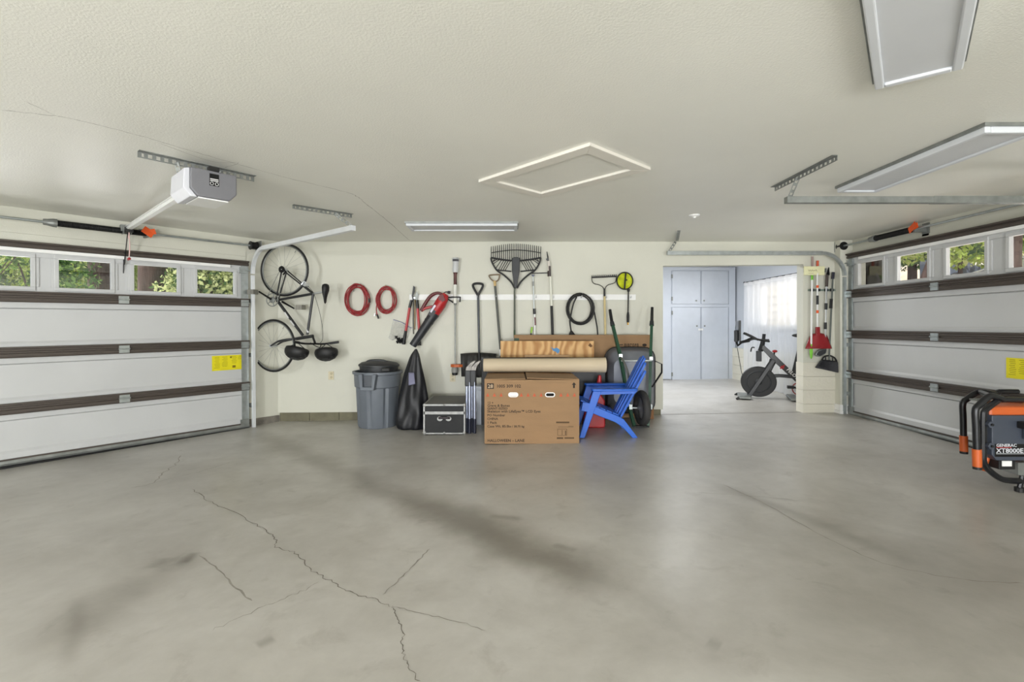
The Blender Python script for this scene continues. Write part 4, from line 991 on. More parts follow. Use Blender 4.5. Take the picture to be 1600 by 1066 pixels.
# folded pole bundle
for i, (px, lab) in enumerate(((731.5, 'black and silver folded pole nearest the trunk'), (739.5, 'black and silver folded pole standing beside the cardboard box'))):
    Zp = 5.80; T = thing('folding_pole', lab, 'folded pole', W(px, 679, Zp - .05), group='folded poles by the box')
    base = fz((px - 800) / F * Zp, Zp) + .004
    for s_ in (-1, 1):
        x_ = W(px + s_ * 2.4, 0, Zp).x + 0; yy = Zp + (.03 if s_ < 0 else -.02)
        MB().cyl((x_, yy, base + .16), (x_, yy, base + .60), .0155, n=10).build('tube', mat('bluish silver tube', (176, 184, 206), .3, .5), T, smooth=True)
        MB().cyl((x_, yy, base), (x_, yy, base + .17), .019, n=10).build('foot_sleeve', mat('navy sleeve', (30, 34, 52), .5), T, smooth=True)
    xc = W(px, 0, Zp).x
    MB().box(xc - .036, xc + .036, Zp - .035, Zp + .045, base + .55, base + .74).build('upper_sleeve', m_dark, T, bevel=.012)
    MB().prism([(-.03, .73), (.03, .73), (.05, .79), (.09, .84), (.075, .855), (.02, .82), (-.025, .77)], Zp - .03, Zp + .03, Matrix.Translation((xc, 0, base))).build('hinge_head', mat('scuffed grey hinge', (120, 116, 110), .4, .4, var=.4, scale=20), T, bevel=.005)
T = thing('plastic_bin', 'pale white plastic bin corner showing behind the folded poles', 'bin', onf(-.43, 6.35))
MB().lathe([(.13, 0), (.15, .02), (.17, .44), (.18, .45), (.18, .47), (.165, .47)], 4, Matrix.Rotation(math.pi / 4, 4, 'Z')).build('bin_body', mat('milky plastic', (206, 212, 222), .4), T, local=True, bevel=.012)
MB().lathe([(.185, .47), (.185, .49), (.16, .495)], 4, Matrix.Rotation(math.pi / 4, 4, 'Z')).build('bin_lid', mat('milky plastic', (206, 212, 222), .4), T, local=True)

# big cardboard box with print
BX0, BX1 = (757 - 800) / F * 5.24, (905 - 800) / F * 5.24; BY0, BY1 = 5.24, 5.95; bz = fz(.2, 5.24) + .002; BZ1 = bz + .68
BX = thing('cardboard_box', 'large printed cardboard box standing in front of the tool wall', 'cardboard box', ((BX0 + BX1) / 2, (BY0 + BY1) / 2, bz))
# front face with two hand holes
hz = EYE - (617 - HY) / F * BY0; holes = [((802 - 800) / F * BY0, .05), ((859.5 - 800) / F * BY0, .05)]
def rrect(cx, cz, w_, h_, n=6):
    r = h_ / 2; out = []
    for sx_, a0 in ((1, -math.pi / 2), (-1, math.pi / 2)):
        out += [(cx + sx_ * (w_ / 2 - r) + r * math.cos(a0 + math.pi * i / n), cz + r * math.sin(a0 + math.pi * i / n)) for i in range(n + 1)]
    return out
hx = [BX0, holes[0][0] - .045, holes[0][0] + .045, holes[1][0] - .045, holes[1][0] + .045, BX1]
fr = MB(); t = .006
fr.box(BX0, BX1, BY0, BY0 + t, bz, hz - .014).box(BX0, BX1, BY0, BY0 + t, hz + .014, BZ1)
for i in (0, 2, 4): fr.box(hx[i], hx[i + 1], BY0, BY0 + t, hz - .014, hz + .014)
fr.build('front_panel', m_card, BX)
MB().box(BX0, BX0 + t, BY0 + t, BY1, bz, BZ1).build('side_panel', m_card, BX); MB().box(BX1 - t, BX1, BY0 + t, BY1, bz, BZ1).build('side_panel', m_card, BX); MB().box(BX0, BX1, BY1 - t, BY1, bz, BZ1).build('back_panel', m_card, BX)
MB().box(BX0 + t, BX1 - t, BY0 + t, BY1 - t, bz, bz + t).build('bottom_panel', m_card, BX)
xm = BX0 + .445
MB().prism([(BX0, BZ1), (xm - .006, BZ1 + .006), (xm - .012, BZ1 + .014), (BX0, BZ1 + .008)], BY0 + .002, BY1).build('top_flap', m_card, BX)
MB().prism([(xm + .008, BZ1 + .012), (BX1, BZ1), (BX1, BZ1 + .008), (xm + .006, BZ1 + .022)], BY0 + .002, BY1).build('top_flap', m_card, BX)
MB().prism([(xm - .012, BZ1 - .02), (xm + .010, BZ1 - .02), (xm + .010, BZ1 + .004), (xm - .010, BZ1 + .004)], BY0 + .05, BY1).build('flap_gap_shade', mat('card gap shade', (66, 50, 34), .9), BX)  # dark strip paints the shade in the gap between the flaps
for i, (cx_, _) in enumerate(holes):
    ring = MB(); o_ = rrect(cx_, hz, .108, .052); n_ = rrect(cx_, hz, .088, .032); m_ = len(o_)
    vs = [(x_, BY0 - .003, z_) for x_, z_ in o_] + [(x_, BY0 - .003, z_) for x_, z_ in n_] + [(x_, BY0 + .012, z_) for x_, z_ in n_]
    fs = [(k_, (k_ + 1) % m_, m_ + (k_ + 1) % m_, m_ + k_) for k_ in range(m_)] + [(m_ + k_, m_ + (k_ + 1) % m_, 2 * m_ + (k_ + 1) % m_, 2 * m_ + k_) for k_ in range(m_)]
    ho = ring.add(vs, fs).build('handle_ring', m_white, BX)
    MB().prism(n_, BY0 + .010 + .03 * i, BY0 + .012 + .03 * i).build('handle_opening', m_white if i == 0 else m_hollow_shade, ho)  # the second hole's shade is painted as a near-black sheet
pr = MB()
def bt(s, px, py, hpx, sx=1.0, mb_=None):      # print on the front: left edge px, baseline py, cap height hpx
    k_ = BY0 / F; p_ = W(px, py, BY0); t_ = mb_ or MB(); text_into(t_, s, hpx * k_ / .70, Matrix.Translation((p_.x, BY0 - .0012, p_.z)) @ RX90, .0004, sx)
    if mb_ is None: t_.build('printed_text', m_ink, BX)['kind'] = 'stuff'
bt('1005 309 102', 775.5, 605.7, 4.6, 1.05)
bt('12 +', 761.5, 631.3, 3.6, 1.0); bt('Grave & Bones', 761.2, 635.6, 3.6, 1.12); bt('GIANT-SIZED', 761.2, 640.2, 3.6, 1.04); bt('Skeleton with LifeEyes\u2122 LCD Eyes', 761.2, 644.7, 3.6, 1.13)
bt('PO Number', 761.2, 650.6, 3.4, 1.15); bt('CHINA', 761.2, 656.3, 3.6, 1.05); bt('1 Pack', 761.2, 662.2, 3.6, 1.1); bt('Case Wt. 85.0', 761.2, 668.0, 3.6, 1.1); bt('lbs / 38.75 kg', 793.5, 668.0, 3.2, 1.05)
bt('HALLOWEEN \u2013 LANE', 761.5, 690.6, 4.2, 1.02)
a, c = W(761, 599.2, BY0), W(771.5, 607.8, BY0)
sq = MB().box(a.x, c.x, BY0 - .0012, BY0 - .0004, c.z, a.z).build('printed_square', m_ink, BX)
p2 = MB(); bt('28', 762, 606.3, 5.6, 1.05, p2)
for v in p2.v: v.y -= .001
p2.build('printed_number', mat('kraft print', (190, 168, 140), .8), sq)
ar = [(896.8, 597.5), (900.3, 601.5), (898.2, 601.5), (898.2, 606.5), (895.4, 606.5), (895.4, 601.5), (893.4, 601.5)]
MB().prism([(W(x_, y_, BY0).x, W(x_, y_, BY0).z) for x_, y_ in ar], BY0 - .0012, BY0 - .0004).build('printed_arrow', m_ink, BX)
m_tri = mat('orange red print', (192, 92, 62), .8, var=.15, scale=30)
for px in (762, 772.5, 783, 814.5, 825, 835, 845.5, 876.5, 887, 897.5):
    MB().prism([(W(x_, y_, BY0).x, W(x_, y_, BY0).z) for x_, y_ in ((px - 2.6, 619.8), (px + 2.6, 619.8), (px, 614))], BY0 - .0012, BY0 - .0004).build('printed_triangle', m_tri, BX)
lb = MB()
def lr(x0_, y0_, x1_, y1_, mb_):
    a_, c_ = W(x0_, y0_, BY0), W(x1_, y1_, BY0); mb_.box(a_.x, c_.x, BY0 - .0011, BY0 - .0004, c_.z, a_.z)
lr(869, 659, 889.5, 661.5, lb); lr(870, 683.5, 880, 686, lb); lr(882, 683.5, 897, 685.7, lb)
for (x0_, y0_, x1_, y1_) in ((871, 670.3, 885.8, 670.8), (871, 680.2, 885.8, 680.7), (871, 670.3, 871.6, 680.7), (885.3, 670.3, 885.9, 680.7), (877.8, 672, 878.6, 680), (883, 673, 884.4, 680), (872, 667, 896, 667.5), (888, 666, 896, 666.4)): lr(x0_, y0_, x1_, y1_, lb)
lb.build('printed_label', mat('brown print', (86, 66, 44), .85), BX)

# rolled paper tube lying on the box
yc, zc_ = 5.86, BZ1 + .10; xa, xb = (755 - 800) / F * 5.78, (948 - 800) / F * 5.78
T = thing('paper_roll', 'long pale paper roll lying across the cardboard box', 'paper roll', ((xa + xb) / 2, yc, BZ1 + .017))
MR = Matrix.Rotation(math.pi / 2, 4, 'Y')
MB().lathe([(.078, xa), (.080, xa + .1), (.082, xa + .8), (.087, xb - .15), (.090, xb), (.082, xb), (.078, xb - .02), (.070, xa + .02), (.074, xa)], 32, Matrix.Translation((0, yc, BZ1 + .017 + .089)) @ MR, caps=False).build('paper_sheet', m_cardl, T, smooth=True)
MB().lathe([(.068, xa + .03), (.068, xb - .03)], 24, Matrix.Translation((0, yc, BZ1 + .017 + .089)) @ MR).build('hollow_shade', m_hollow_shade, T, smooth=True)  # dark plug that paints the shade inside the hollow roll

# black folded table behind, plywood, framed board, large cardboard
T = thing('folded_table', 'black folded table standing on edge behind the paper roll', 'folded table', onf(.35, 6.19))
za = fz(.35, 6.14) + .003; xa, xb = (752 - 800) / F * 6.17, (946 - 800) / F * 6.17; zt_ = EYE - (559 - HY) / F * 6.15
MB().box(xa, xb, 6.17, 6.20, za, zt_).build('table_top', m_blackm, T, bevel=.006)
MB().box(xa, xb, 6.15, 6.17, zt_ - .035, zt_ - .002).build('edge_rim', m_blackm, T)
for xx in (xa + .15, xb - .15): MB().tube([(xx, 6.215, za + .1), (xx, 6.215, zt_ - .1)], .013, 8).build('folded_leg', m_dark, T)
m_ply = bpy.data.materials.new('plywood grain'); m_ply.use_nodes = True; MATS['ply'] = m_ply
nt = m_ply.node_tree; wv = nt.nodes.new('ShaderNodeTexWave'); wv.inputs['Scale'].default_value = 1.1; wv.inputs['Distortion'].default_value = 15; wv.inputs['Detail'].default_value = 3; wv.inputs['Detail Scale'].default_value = .8
tc = nt.nodes.new('ShaderNodeTexCoord'); mp = nt.nodes.new('ShaderNodeMapping'); mp.inputs['Scale'].default_value = (3.2, 1, 1.6); nt.links.new(tc.outputs['Object'], mp.inputs[0]); nt.links.new(mp.outputs[0], wv.inputs[0])
rp = nt.nodes.new('ShaderNodeValToRGB'); nt.links.new(wv.outputs['Fac'], rp.inputs[0]); rp.color_ramp.elements[0].color = [lin(v) for v in (176, 128, 76)] + [1]; rp.color_ramp.elements[1].color = [lin(v) for v in (216, 176, 122)] + [1]
nt.links.new(rp.outputs[0], nt.nodes['Principled BSDF'].inputs['Base Color']); nt.nodes['Principled BSDF'].inputs['Roughness'].default_value = .7
T = thing('plywood_sheet', 'grained plywood sheet with a blue paint mark behind the black table', 'plywood', onf(.46, 6.30))
Yp = 6.30; a, c = W(782, 533, Yp), W(928, 533, Yp); MB().box(a.x, c.x, Yp, Yp + .018, fz(.4, Yp) + .004, a.z).build('board', m_ply, T)
MB().prism([(W(x_, y_, Yp).x, W(x_, y_, Yp).z) for x_, y_ in ((861, 542), (865, 545), (870, 543.5), (874, 546), (874.5, 549), (872, 553), (868, 549.5), (864, 548))], Yp - .0015, Yp).build('paint_mark', mat('blue paint', (78, 138, 190), .6), T)
MB().prism([(W(x_, y_, Yp).x, W(x_, y_, Yp).z) for x_, y_ in ((919, 540), (922, 536), (926, 541), (923, 543))], Yp - .0015, Yp).build('dark_mark', mat('brown stain', (110, 76, 46), .8), T)
T = thing('framed_board', 'small wood-framed board against the plywood, only its top edge showing', 'framed board', onf(.45, 6.24))
Yp = 6.24; a, c = W(820, 554.8, Yp), W(890, 554.8, Yp); z0 = fz(.45, Yp) + .004
MB().box(a.x, c.x, Yp, Yp + .012, z0, a.z - .02).build('panel', mat('brown hardboard', (146, 110, 76), .7), T)
m_fw = mat('pale frame wood', (206, 168, 124), .6)
MB().box(a.x, c.x, Yp - .008, Yp + .016, a.z - .028, a.z).build('frame_rail', m_fw, T)
for x_ in (a.x, c.x - .025): MB().box(x_, x_ + .025, Yp - .008, Yp + .016, z0, a.z - .028).build('frame_stile', m_fw, T)
MB().box(a.x, c.x, Yp - .008, Yp + .016, z0, z0 + .028).build('frame_rail', m_fw, T)
T = thing('flat_carton', 'wide flat cardboard carton leaning on the back wall', 'carton', onf(.95, 6.52))
Yc_ = 6.50; a, c = W(803, 523.5, Yc_), W(1019, 523.5, Yc_)
MB().box(a.x, c.x, Yc_, Yc_ + .06, fz(1, 6.5) + .02, a.z).build('carton_body', m_card, T, bevel=.004)
MB().box(W(803.5, 0, Yc_).x, W(811, 0, Yc_).x, Yc_ - .002, Yc_, W(0, 534, Yc_).z, W(0, 528.5, Yc_).z).build('green_label', mat('green label', (58, 84, 66), .6), T)
cp_ = MB(); p_ = W(975.5, 542.4, Yc_)
for i, w_ in enumerate((2.2, 1.0, 2.0, 3.2, 2.6, 2.0, 2.4)):
    px = 975.5 + sum((2.2, 1.0, 2.0, 3.2, 2.6, 2.0, 2.4)[:i]) + i * 1.1; a_, c_ = W(px, 537.2, Yc_), W(px + w_, 542.4, Yc_)
    cp_.box(a_.x, a_.x + .007, Yc_ - .002, Yc_, c_.z, a_.z)
    if i not in (1,): cp_.box(a_.x, c_.x, Yc_ - .002, Yc_, a_.z - .007, a_.z).box(c_.x - .006, c_.x, Yc_ - .002, Yc_, (a_.z + c_.z) / 2 if i % 2 else c_.z, a_.z)
    if i in (3, 4): cp_.box(a_.x, c_.x, Yc_ - .002, Yc_, c_.z, c_.z + .007)
cp_.prism([(W(1007, 539.3, Yc_).x + .030 * math.cos(t_), W(1007, 539.3, Yc_).z + .019 * math.sin(t_)) for t_ in [2 * math.pi * i / 12 for i in range(12)]], Yc_ - .002, Yc_)
a_, c_ = W(968, 538.2, Yc_), W(973.5, 539.5, Yc_); cp_.box(a_.x, c_.x, Yc_ - .002, Yc_, c_.z, a_.z)
cp_.build('printed_text', m_ink, T)['kind'] = 'stuff'
T = thing('wood_plank', 'short brown plank end standing beside the wheelbarrow foot', 'plank', onf(1.88, 6.44))
Yc_ = 6.42; a, c = W(1013, 628, Yc_), W(1021.5, 628, Yc_); MB().box(a.x, c.x, Yc_, Yc_ + .05, fz(1.88, 6.45) + .003, .75).build('board', mat('brown plank', (140, 98, 60), .7, var=.2, stretch=(8, 8, 1)), T); MB().box(a.x, c.x, Yc_ - .003, Yc_, .7, .75).build('end_band', mat('weathered plank end', (120, 88, 58), .8), T)
T = thing('gas_can', 'red plastic fuel can behind the blue chair', 'gas can', onf(1.12, 6.05))
g0 = onf(1.0, 6.05); 
MB().prism([(-.13, 0), (.12, 0), (.13, .03), (.125, .33), (.06, .44), (.03, .45), (-.04, .40), (-.12, .33)], -.09, .09, Matrix.Translation(g0)).build('tank', m_red, T, bevel=.025, smooth=True)
MB().tube([g0 + Vector((.055, 0, .42)), g0 + Vector((.07, 0, .53)), g0 + Vector((.075, -.01, .63))], [.045, .032, .018], 12).build('spout', m_red, T, smooth=True)
MB().tube(curve([g0 + Vector((-.10, 0, .34)), g0 + Vector((-.06, 0, .45)), g0 + Vector((.02, 0, .47))], 4), .018, 8).build('handle', m_red, T)

# wheelbarrow standing on its nose
WBR = thing('wheelbarrow', 'grey wheelbarrow with green handles standing upright against the carton', 'wheelbarrow', onf(1.55, 6.15))
def rloop(x0_, x1_, z0_, z1_, r, y, n=5):
    out = []
    for cx_, cz_, a0 in ((x1_ - r, z1_ - r, 0), (x0_ + r, z1_ - r, .5), (x0_ + r, z0_ + r, 1), (x1_ - r, z0_ + r, 1.5)):
        out += [Vector((cx_ + r * math.cos((a0 + .5 * i / n) * math.pi), y, cz_ + r * math.sin((a0 + .5 * i / n) * math.pi))) for i in range(n + 1)]
    return out
kx = lambda px, Z: (px - 800) / F * Z
kz = lambda py, Z: EYE - (py - HY) / F * Z
Yr = 6.38
rim = rloop(kx(945.5, Yr), kx(1023, Yr), kz(645, Yr), kz(543, Yr), .14, Yr)
mid = rloop(kx(952, 6.25), kx(1018, 6.25), kz(640, 6.25), kz(551, 6.25), .12, 6.25)
low = rloop(kx(960, 6.1), kx(1010, 6.1), kz(632, 6.1), kz(562, 6.1), .09, 6.12)
m_ = len(rim); fs = []
for i in range(2): fs += [(i * m_ + k_, i * m_ + (k_ + 1) % m_, (i + 1) * m_ + (k_ + 1) % m_, (i + 1) * m_ + k_) for k_ in range(m_)]
fs.append(tuple(range(2 * m_, 3 * m_)))
MB().add(rim + mid + low, fs).build('tray', mat('worn grey tray steel', (120, 124, 134), .35, .05, var=.12, scale=3), WBR, smooth=True, solid=.006)
MB().tube(rim, .010, 6, closed=True).build('tray_rim', m_blackm, WBR, smooth='all')
m_grn = mat('dark green handle paint', (36, 74, 54), .45, var=.15)
hl = [Vector((kx(953, 6.36), 6.36, kz(484, 6.36))), Vector((kx(956, 6.3), 6.30, kz(503, 6.3))), Vector((kx(969, 6.08), 6.08, kz(556, 6.08))), Vector((kx(984, 5.98), 5.98, kz(640, 5.98))), Vector((kx(991, 5.96), 5.96, .075))]
hr = [Vector((kx(1019, 6.36), 6.36, kz(480.5, 6.36))), Vector((kx(1018.5, 6.3), 6.30, kz(502, 6.3))), Vector((kx(1016.5, 6.08), 6.08, kz(560, 6.08))), Vector((kx(1015, 5.98), 5.98, kz(640, 5.98))), Vector((kx(1012.5, 5.96), 5.96, .075))]
for h_ in (hl, hr):
    ho = MB().tube(h_[1:], .024, 4).build('handle_bar', m_grn, WBR)
    MB().tube([h_[0], h_[1]], [.019, .021], 8).build('hand_grip', m_black, ho); MB().tube([h_[1], h_[1].lerp(h_[2], .12)], [.026, .030], 8).build('grip_collar', m_dark, ho)
MB().tube([Vector((kx(970, 6.06), 6.05, kz(564, 6.06))), Vector((kx(1018, 6.06), 6.05, kz(563.5, 6.06)))], .011, 8).build('cross_brace', m_galv, WBR)
MB().tube(curve([Vector((kx(969, 6.05), 6.03, kz(558, 6.05))), Vector((kx(975, 5.95), 5.93, kz(567, 5.95))), Vector((kx(981, 5.92), 5.9, kz(585, 5.92))), Vector((kx(984, 5.98), 5.98, kz(608, 5.98)))], 5), .014, 6, sq=.5).build('leg_strap', mat('steel strap', (112, 112, 106), .45, .5), WBR)
MB().tube([Vector((kx(1022, 6.1), 6.05, kz(564, 6.1))), Vector((kx(1034, 5.98), 5.98, kz(569, 5.98))), Vector((kx(1034, 5.94), 5.94, kz(582, 5.94))), Vector((kx(1019, 5.98), 5.98, kz(605, 5.98)))], .014, 6, sq=.5).build('leg_strap', m_blackm, WBR)
for h_ in (hl, hr): MB().box(h_[2].x - .02, h_[2].x + .02, h_[2].y - .03, h_[2].y, h_[2].z - .02, h_[2].z + .02).build('bolt_plate', m_silver, WBR)
wc = Vector((kx(1003, 5.93), 5.93, .30)); wu = Vector((.10, -.99, 0)).normalized()
wo = MB().torus(wc, wu, ZUP, .168, .046, 36, 12).build('wheel', mat('tyre rubber', (52, 51, 50), .7, var=.15, bump=.4, bscale=70), WBR, smooth='all')
wn = Vector((-wu.y, wu.x, 0))
MB().lathe([(.02, -.05), (.04, -.03), (.125, -.012), (.128, .012), (.04, .03), (.02, .05)], 24, axes(wu, ZUP, wn * -1, wc)).build('wheel_hub', mat('grey hub', (128, 128, 130), .4, .5), wo, smooth=True)
MB().tube([Vector((kx(987, 5.95), 5.95, .30)), Vector((kx(1014, 5.95), 5.95, .30))], .011, 8).build('axle', m_galv, WBR)
for h_ in (hl, hr): MB().box(h_[3].x - .018, h_[3].x + .018, 5.925, 5.955, .285, .345).build('axle_bracket', m_galv, WBR)
MB().tube([Vector((hl[4].x - .01, 5.95, .072)), Vector((hr[4].x + .01, 5.95, .072))], .016, 6).build('nose_bar', m_blackm, WBR)

# blue garden chair (moulded adirondack), seen from its right front
CA = 0.0
CH = thing('garden_chair', 'bright blue plastic adirondack chair beside the cardboard box', 'chair', (1.075, 5.70, fz(1.1, 5.7)), CA)
m_blue = mat('bright blue plastic', (36, 98, 200), .38, var=.06); m_blued = m_blue
B = lambda nm, mb_, m=m_blue, par=CH, **k: mb_.build(nm, m, par, local=True, **k)
# local: -x is the front of the chair, y its width (negative = nearest us), z up
HWD = .25
for sg in (-1, 1):
    y = sg * HWD
    B('front_leg', MB().prism([(-.335, 0), (-.275, 0), (-.085, .52), (-.18, .52)], y - .022, y + .022), bevel=.008)
    B('side_rail', MB().prism([(-.315, .30), (-.295, .40), (-.22, .385), (-.16, .35), (.10, .24), (.16, .205), (.315, 0), (.255, 0), (.14, .125), (.06, .175), (-.12, .245), (-.2, .28)], y - .02, y + .02), bevel=.006)
    B('armrest', MB().prism([(-.19, -.045), (-.12, -.06), (.12, -.055), (.29, -.04), (.32, -.0), (.29, .035), (.12, .045), (-.12, .05), (-.19, .04), (-.205, 0)], .52, .545, Matrix.Translation((0, y, 0)), axis='z'), bevel=.008)
    B('arm_brace', MB().prism([(-.18, .475), (-.18, .52), (.31, .52), (.28, .49)], y - .014, y + .014))
n_s = 6
for i in range(n_s):
    f0 = i / n_s; x0_ = -.31 + .43 * f0; z0_ = .415 - .165 * f0
    B('seat_slat', MB().box(0, .068, -HWD + .02, HWD - .02, -.014, .0, Matrix.Translation((x0_, 0, z0_)) @ Matrix.Rotation(.366, 4, 'Y')), bevel=.004)
# back: fan of slats, tilted
MBk = Matrix.Translation((.105, 0, .21)) @ Matrix.Rotation(math.radians(27), 4, 'Y')
ns = 7
for i in range(ns):
    u = (i - (ns - 1) / 2) / ((ns - 1) / 2)
    wb_, wt_ = .056, .070; yb_ = u * .165; yt_ = u * .215; ht = .76 - .15 * u * u
    poly = [(yb_ - wb_ / 2 + .003, -.03), (yb_ + wb_ / 2 - .003, -.03), (yt_ + wt_ / 2 - .004, ht - .025), (yt_ + wt_ * .25, ht), (yt_ - wt_ * .25, ht), (yt_ - wt_ / 2 + .004, ht - .025)]
    B('back_slat', MB().prism(poly, -.012 - .035 * (1 - u * u) + .03, .012 - .035 * (1 - u * u) + .03, MBk, axis='x'), bevel=.005)
for zz_ in (.16, .50): B('back_rail', MB().box(.03, .045, -.22, .22, zz_, zz_ + .05, MBk), bevel=.005)
# ------------------------------------------------------------------ things on the pier
T = thing('broom_rack_sign', 'small pale wooden sign on the pier above the broom rack', 'sign', wp(1271, 430, .06))
a, c = wp(1255.5, 416.5, .06), wp(1287.5, 430.3, .06)
MB().box(a.x, c.x, YB - .075, YB - .058, c.z, a.z).build('board', mat('pale painted wood', (222, 220, 178), .6, var=.06, scale=8, stretch=(1, 1, 6)), T, bevel=.002)
scr = MB(); rnd = random.Random(5)
p_ = [wp(1263 + i * 1.5, 422.6 + (1.6 if i % 2 else -1.4) * rnd.uniform(.4, 1), .0766) for i in range(10)]
for v in p_: v.y = YB - .0762
scr.tube(p_, .0035, 4)
p_ = [wp(1263.5 + i * 1.3, 427.2 + rnd.uniform(-.4, .4), .0766) for i in range(7)]
for v in p_: v.y = YB - .0762
scr.tube(p_, .0028, 4)
scr.build('brushed_lettering', mat('faded lettering', (150, 146, 112), .8), T)
for px in (1256, 1287): MB().box(wp(px, 0, 0).x - .01, wp(px, 0, 0).x + .01, YB - .06, YB, wp(0, 426, 0).z, wp(0, 420, 0).z).build('spacer', m_galvd, T)
T = thing('broom_rack', 'slim green grey tool rack with spring clips on the pier', 'tool rack', wp(1285, 456, .02))
a, c = wp(1262, 452, 0), wp(1309, 455, 0); MB().box(a.x, c.x, YB - .02, YB, c.z, a.z).build('bar', mat('green grey rack', (122, 136, 126), .5), T)
for px in (1268, 1277.5, 1290, 1298.5): b_ = wp(px, 453.5, .02); MB().box(b_.x - .022, b_.x + .022, YB - .05, YB - .02, b_.z - .018, b_.z + .018).build('clip', m_dark, T, bevel=.004)
m_lime = mat('lime handle', (126, 200, 64), .45)
def q2(px, py, o_=.085): return wp(px, py, o_)
T = thing('duster', 'white pole with lime green ends hanging leftmost on the rack', 'duster', q2(1268, 562))
MB().tube([q2(1269.5, 401, .035), q2(1269.3, 430, .035)], .0125, 8).build('upper_pole', mat('dusty mauve pole', (164, 142, 136), .5), T, smooth=True)
MB().tube([q2(1269, 429, .05), q2(1268.9, 438)], .015, 8).build('collar', m_lime, T); MB().tube([q2(1268.9, 437), q2(1267.6, 540)], .0115, 8).build('pole', m_white, T, smooth=True)
MB().tube([q2(1267.6, 538), q2(1267.4, 550), q2(1267.6, 557), q2(1267.6, 561)], [.013, .020, .016, .006], 8).build('grip', m_lime, T, smooth=True)
T = thing('dustpan', 'dark red lobby dustpan with banded white handle on the pier', 'dustpan', q2(1279, 546))
MB().tube([q2(1277.5, 407.5, .035), q2(1277.5, 416, .035)], .016, 8).build('handle_cap', mat('terracotta cap', (202, 92, 62), .5), T, smooth=True); MB().tube([q2(1277.5, 416, .035), q2(1277, 434, .085), q2(1277.2, 515, .085)], .0105, 8).build('handle', m_white, T, smooth=True)
for y0_, y1_, m_ in ((446, 450, m_orange), (462, 476, m_dark), (485, 489.5, m_orange)): MB().tube([q2(1277.3, y0_), q2(1277.3, y1_)], .0155, 8).build('band', m_, T)
m_pan = mat('dark red dustpan plastic', (142, 28, 34), .45)
sk = MB().prism(pl([(1274.5, 511), (1280, 511), (1280.5, 524), (1274, 524)], .085), Yf(.105), Yf(.075)).build('socket', m_pan, T, bevel=.005)
def pan(u, v):
    t_ = u * 2 - 1; hw2 = 11.5 + 9.5 * v ** .8; return wp(1279 + t_ * hw2, 522.5 + 22.5 * v - 2.5 * (1 - v) * (1 - abs(t_)) , .11 - .05 * t_ * t_ * (1 - .4 * v) - .03 * (1 - v))
MB().grid(pan, 16, 8).build('pan', m_pan, T, smooth='all', solid=.006)
T = thing('scrub_brush', 'banded pole ending in a grey scrub head, right of the dustpan', 'scrub brush', q2(1283, 558, .06))
MB().tube([q2(1295, 418, .05), q2(1293.5, 430, .06)], [.006, .022], 8).build('hook_end', m_blackm, T); MB().tube([q2(1292.5, 430, .06), q2(1291.5, 448, .06)], .019, 8).build('grip', mat('brown black grip', (68, 58, 54), .5), T)
MB().tube([q2(1291.5, 436, .06), q2(1289, 547, .05)], .0115, 8).build('pole', m_silver, T, smooth=True)
for y0_, y1_, xx in ((474, 484, 1290.7), (504, 514.5, 1289.8)): MB().tube([q2(xx, y0_, .06), q2(xx - .2, y1_, .06)], .018, 8).build('band', m_dark, T)
MB().tube(curve([q2(1290, 546, .05), q2(1286, 546.5, .07), q2(1278, 549.5, .07), q2(1275, 554.5, .07), q2(1280, 556, .07), q2(1288, 552, .06)], 4, True), .014, 8, closed=True).build('rim', m_galvd, T, smooth='all')
MB().prism(pl([(1290, 546), (1285, 546.5), (1278, 549.5), (1275, 554.5), (1280, 556.5), (1289, 552)], .07), Yf(.085), Yf(.05)).build('scrub_head', m_dark, T)
T = thing('angle_broom', 'black angle broom with dark pole hanging rightmost on the pier', 'broom', q2(1295, 583))
MB().tube([q2(1302, 425.5, .06), q2(1301, 436, .06)], .019, 8).build('end_cap', mat('navy black cap', (34, 36, 50), .5), T)
MB().tube([q2(1301.2, 434, .06), q2(1295.3, 562, .06)], .011, 8).build('pole', mat('grey green pole', (98, 104, 100), .4, .3), T, smooth=True); MB().tube([q2(1299, 467, .06), q2(1298.2, 482, .06)], .019, 8).build('grip', m_black, T)
hd = MB().tube(curve([q2(1284, 563, .06), q2(1288, 557.5, .06), q2(1297, 556, .06), q2(1304, 559.5, .06), q2(1307.5, 565.5, .06)], 4), .010, 8).tube([q2(1284, 563, .06), q2(1307.5, 566, .06)], .013, 8).build('broom_head', m_black, T, smooth=True)
for px in (1290, 1295.5, 1301): MB().tube([q2(px, 558, .06), q2(1284 + (px - 1284) * 1.0, 564, .06)], .008, 6).build('head_strut', m_black, hd)
def bris(u, v):
    x0_, y0_, x1_, y1_ = 1283.5, 564, 1308, 566; X0, Y0_, X1, Y1_ = 1275, 574.5, 1313.5, 583
    a_ = (x0_ + (x1_ - x0_) * u, y0_ + (y1_ - y0_) * u); b_ = (X0 + (X1 - X0) * u, Y0_ + (Y1_ - Y0_) * u + (.5 if int(u * 60) % 2 else 0))
    return wp(a_[0] + (b_[0] - a_[0]) * v, a_[1] + (b_[1] - a_[1]) * v, .06 + .02 * math.sin(math.pi * u) + .003 * math.cos(u * 190))
br = MB().grid(bris, 60, 4).build('bristles', mat('dark grey bristles', (58, 58, 62), .7, var=.3, scale=4, stretch=(60, 60, 1)), T, solid=.03)

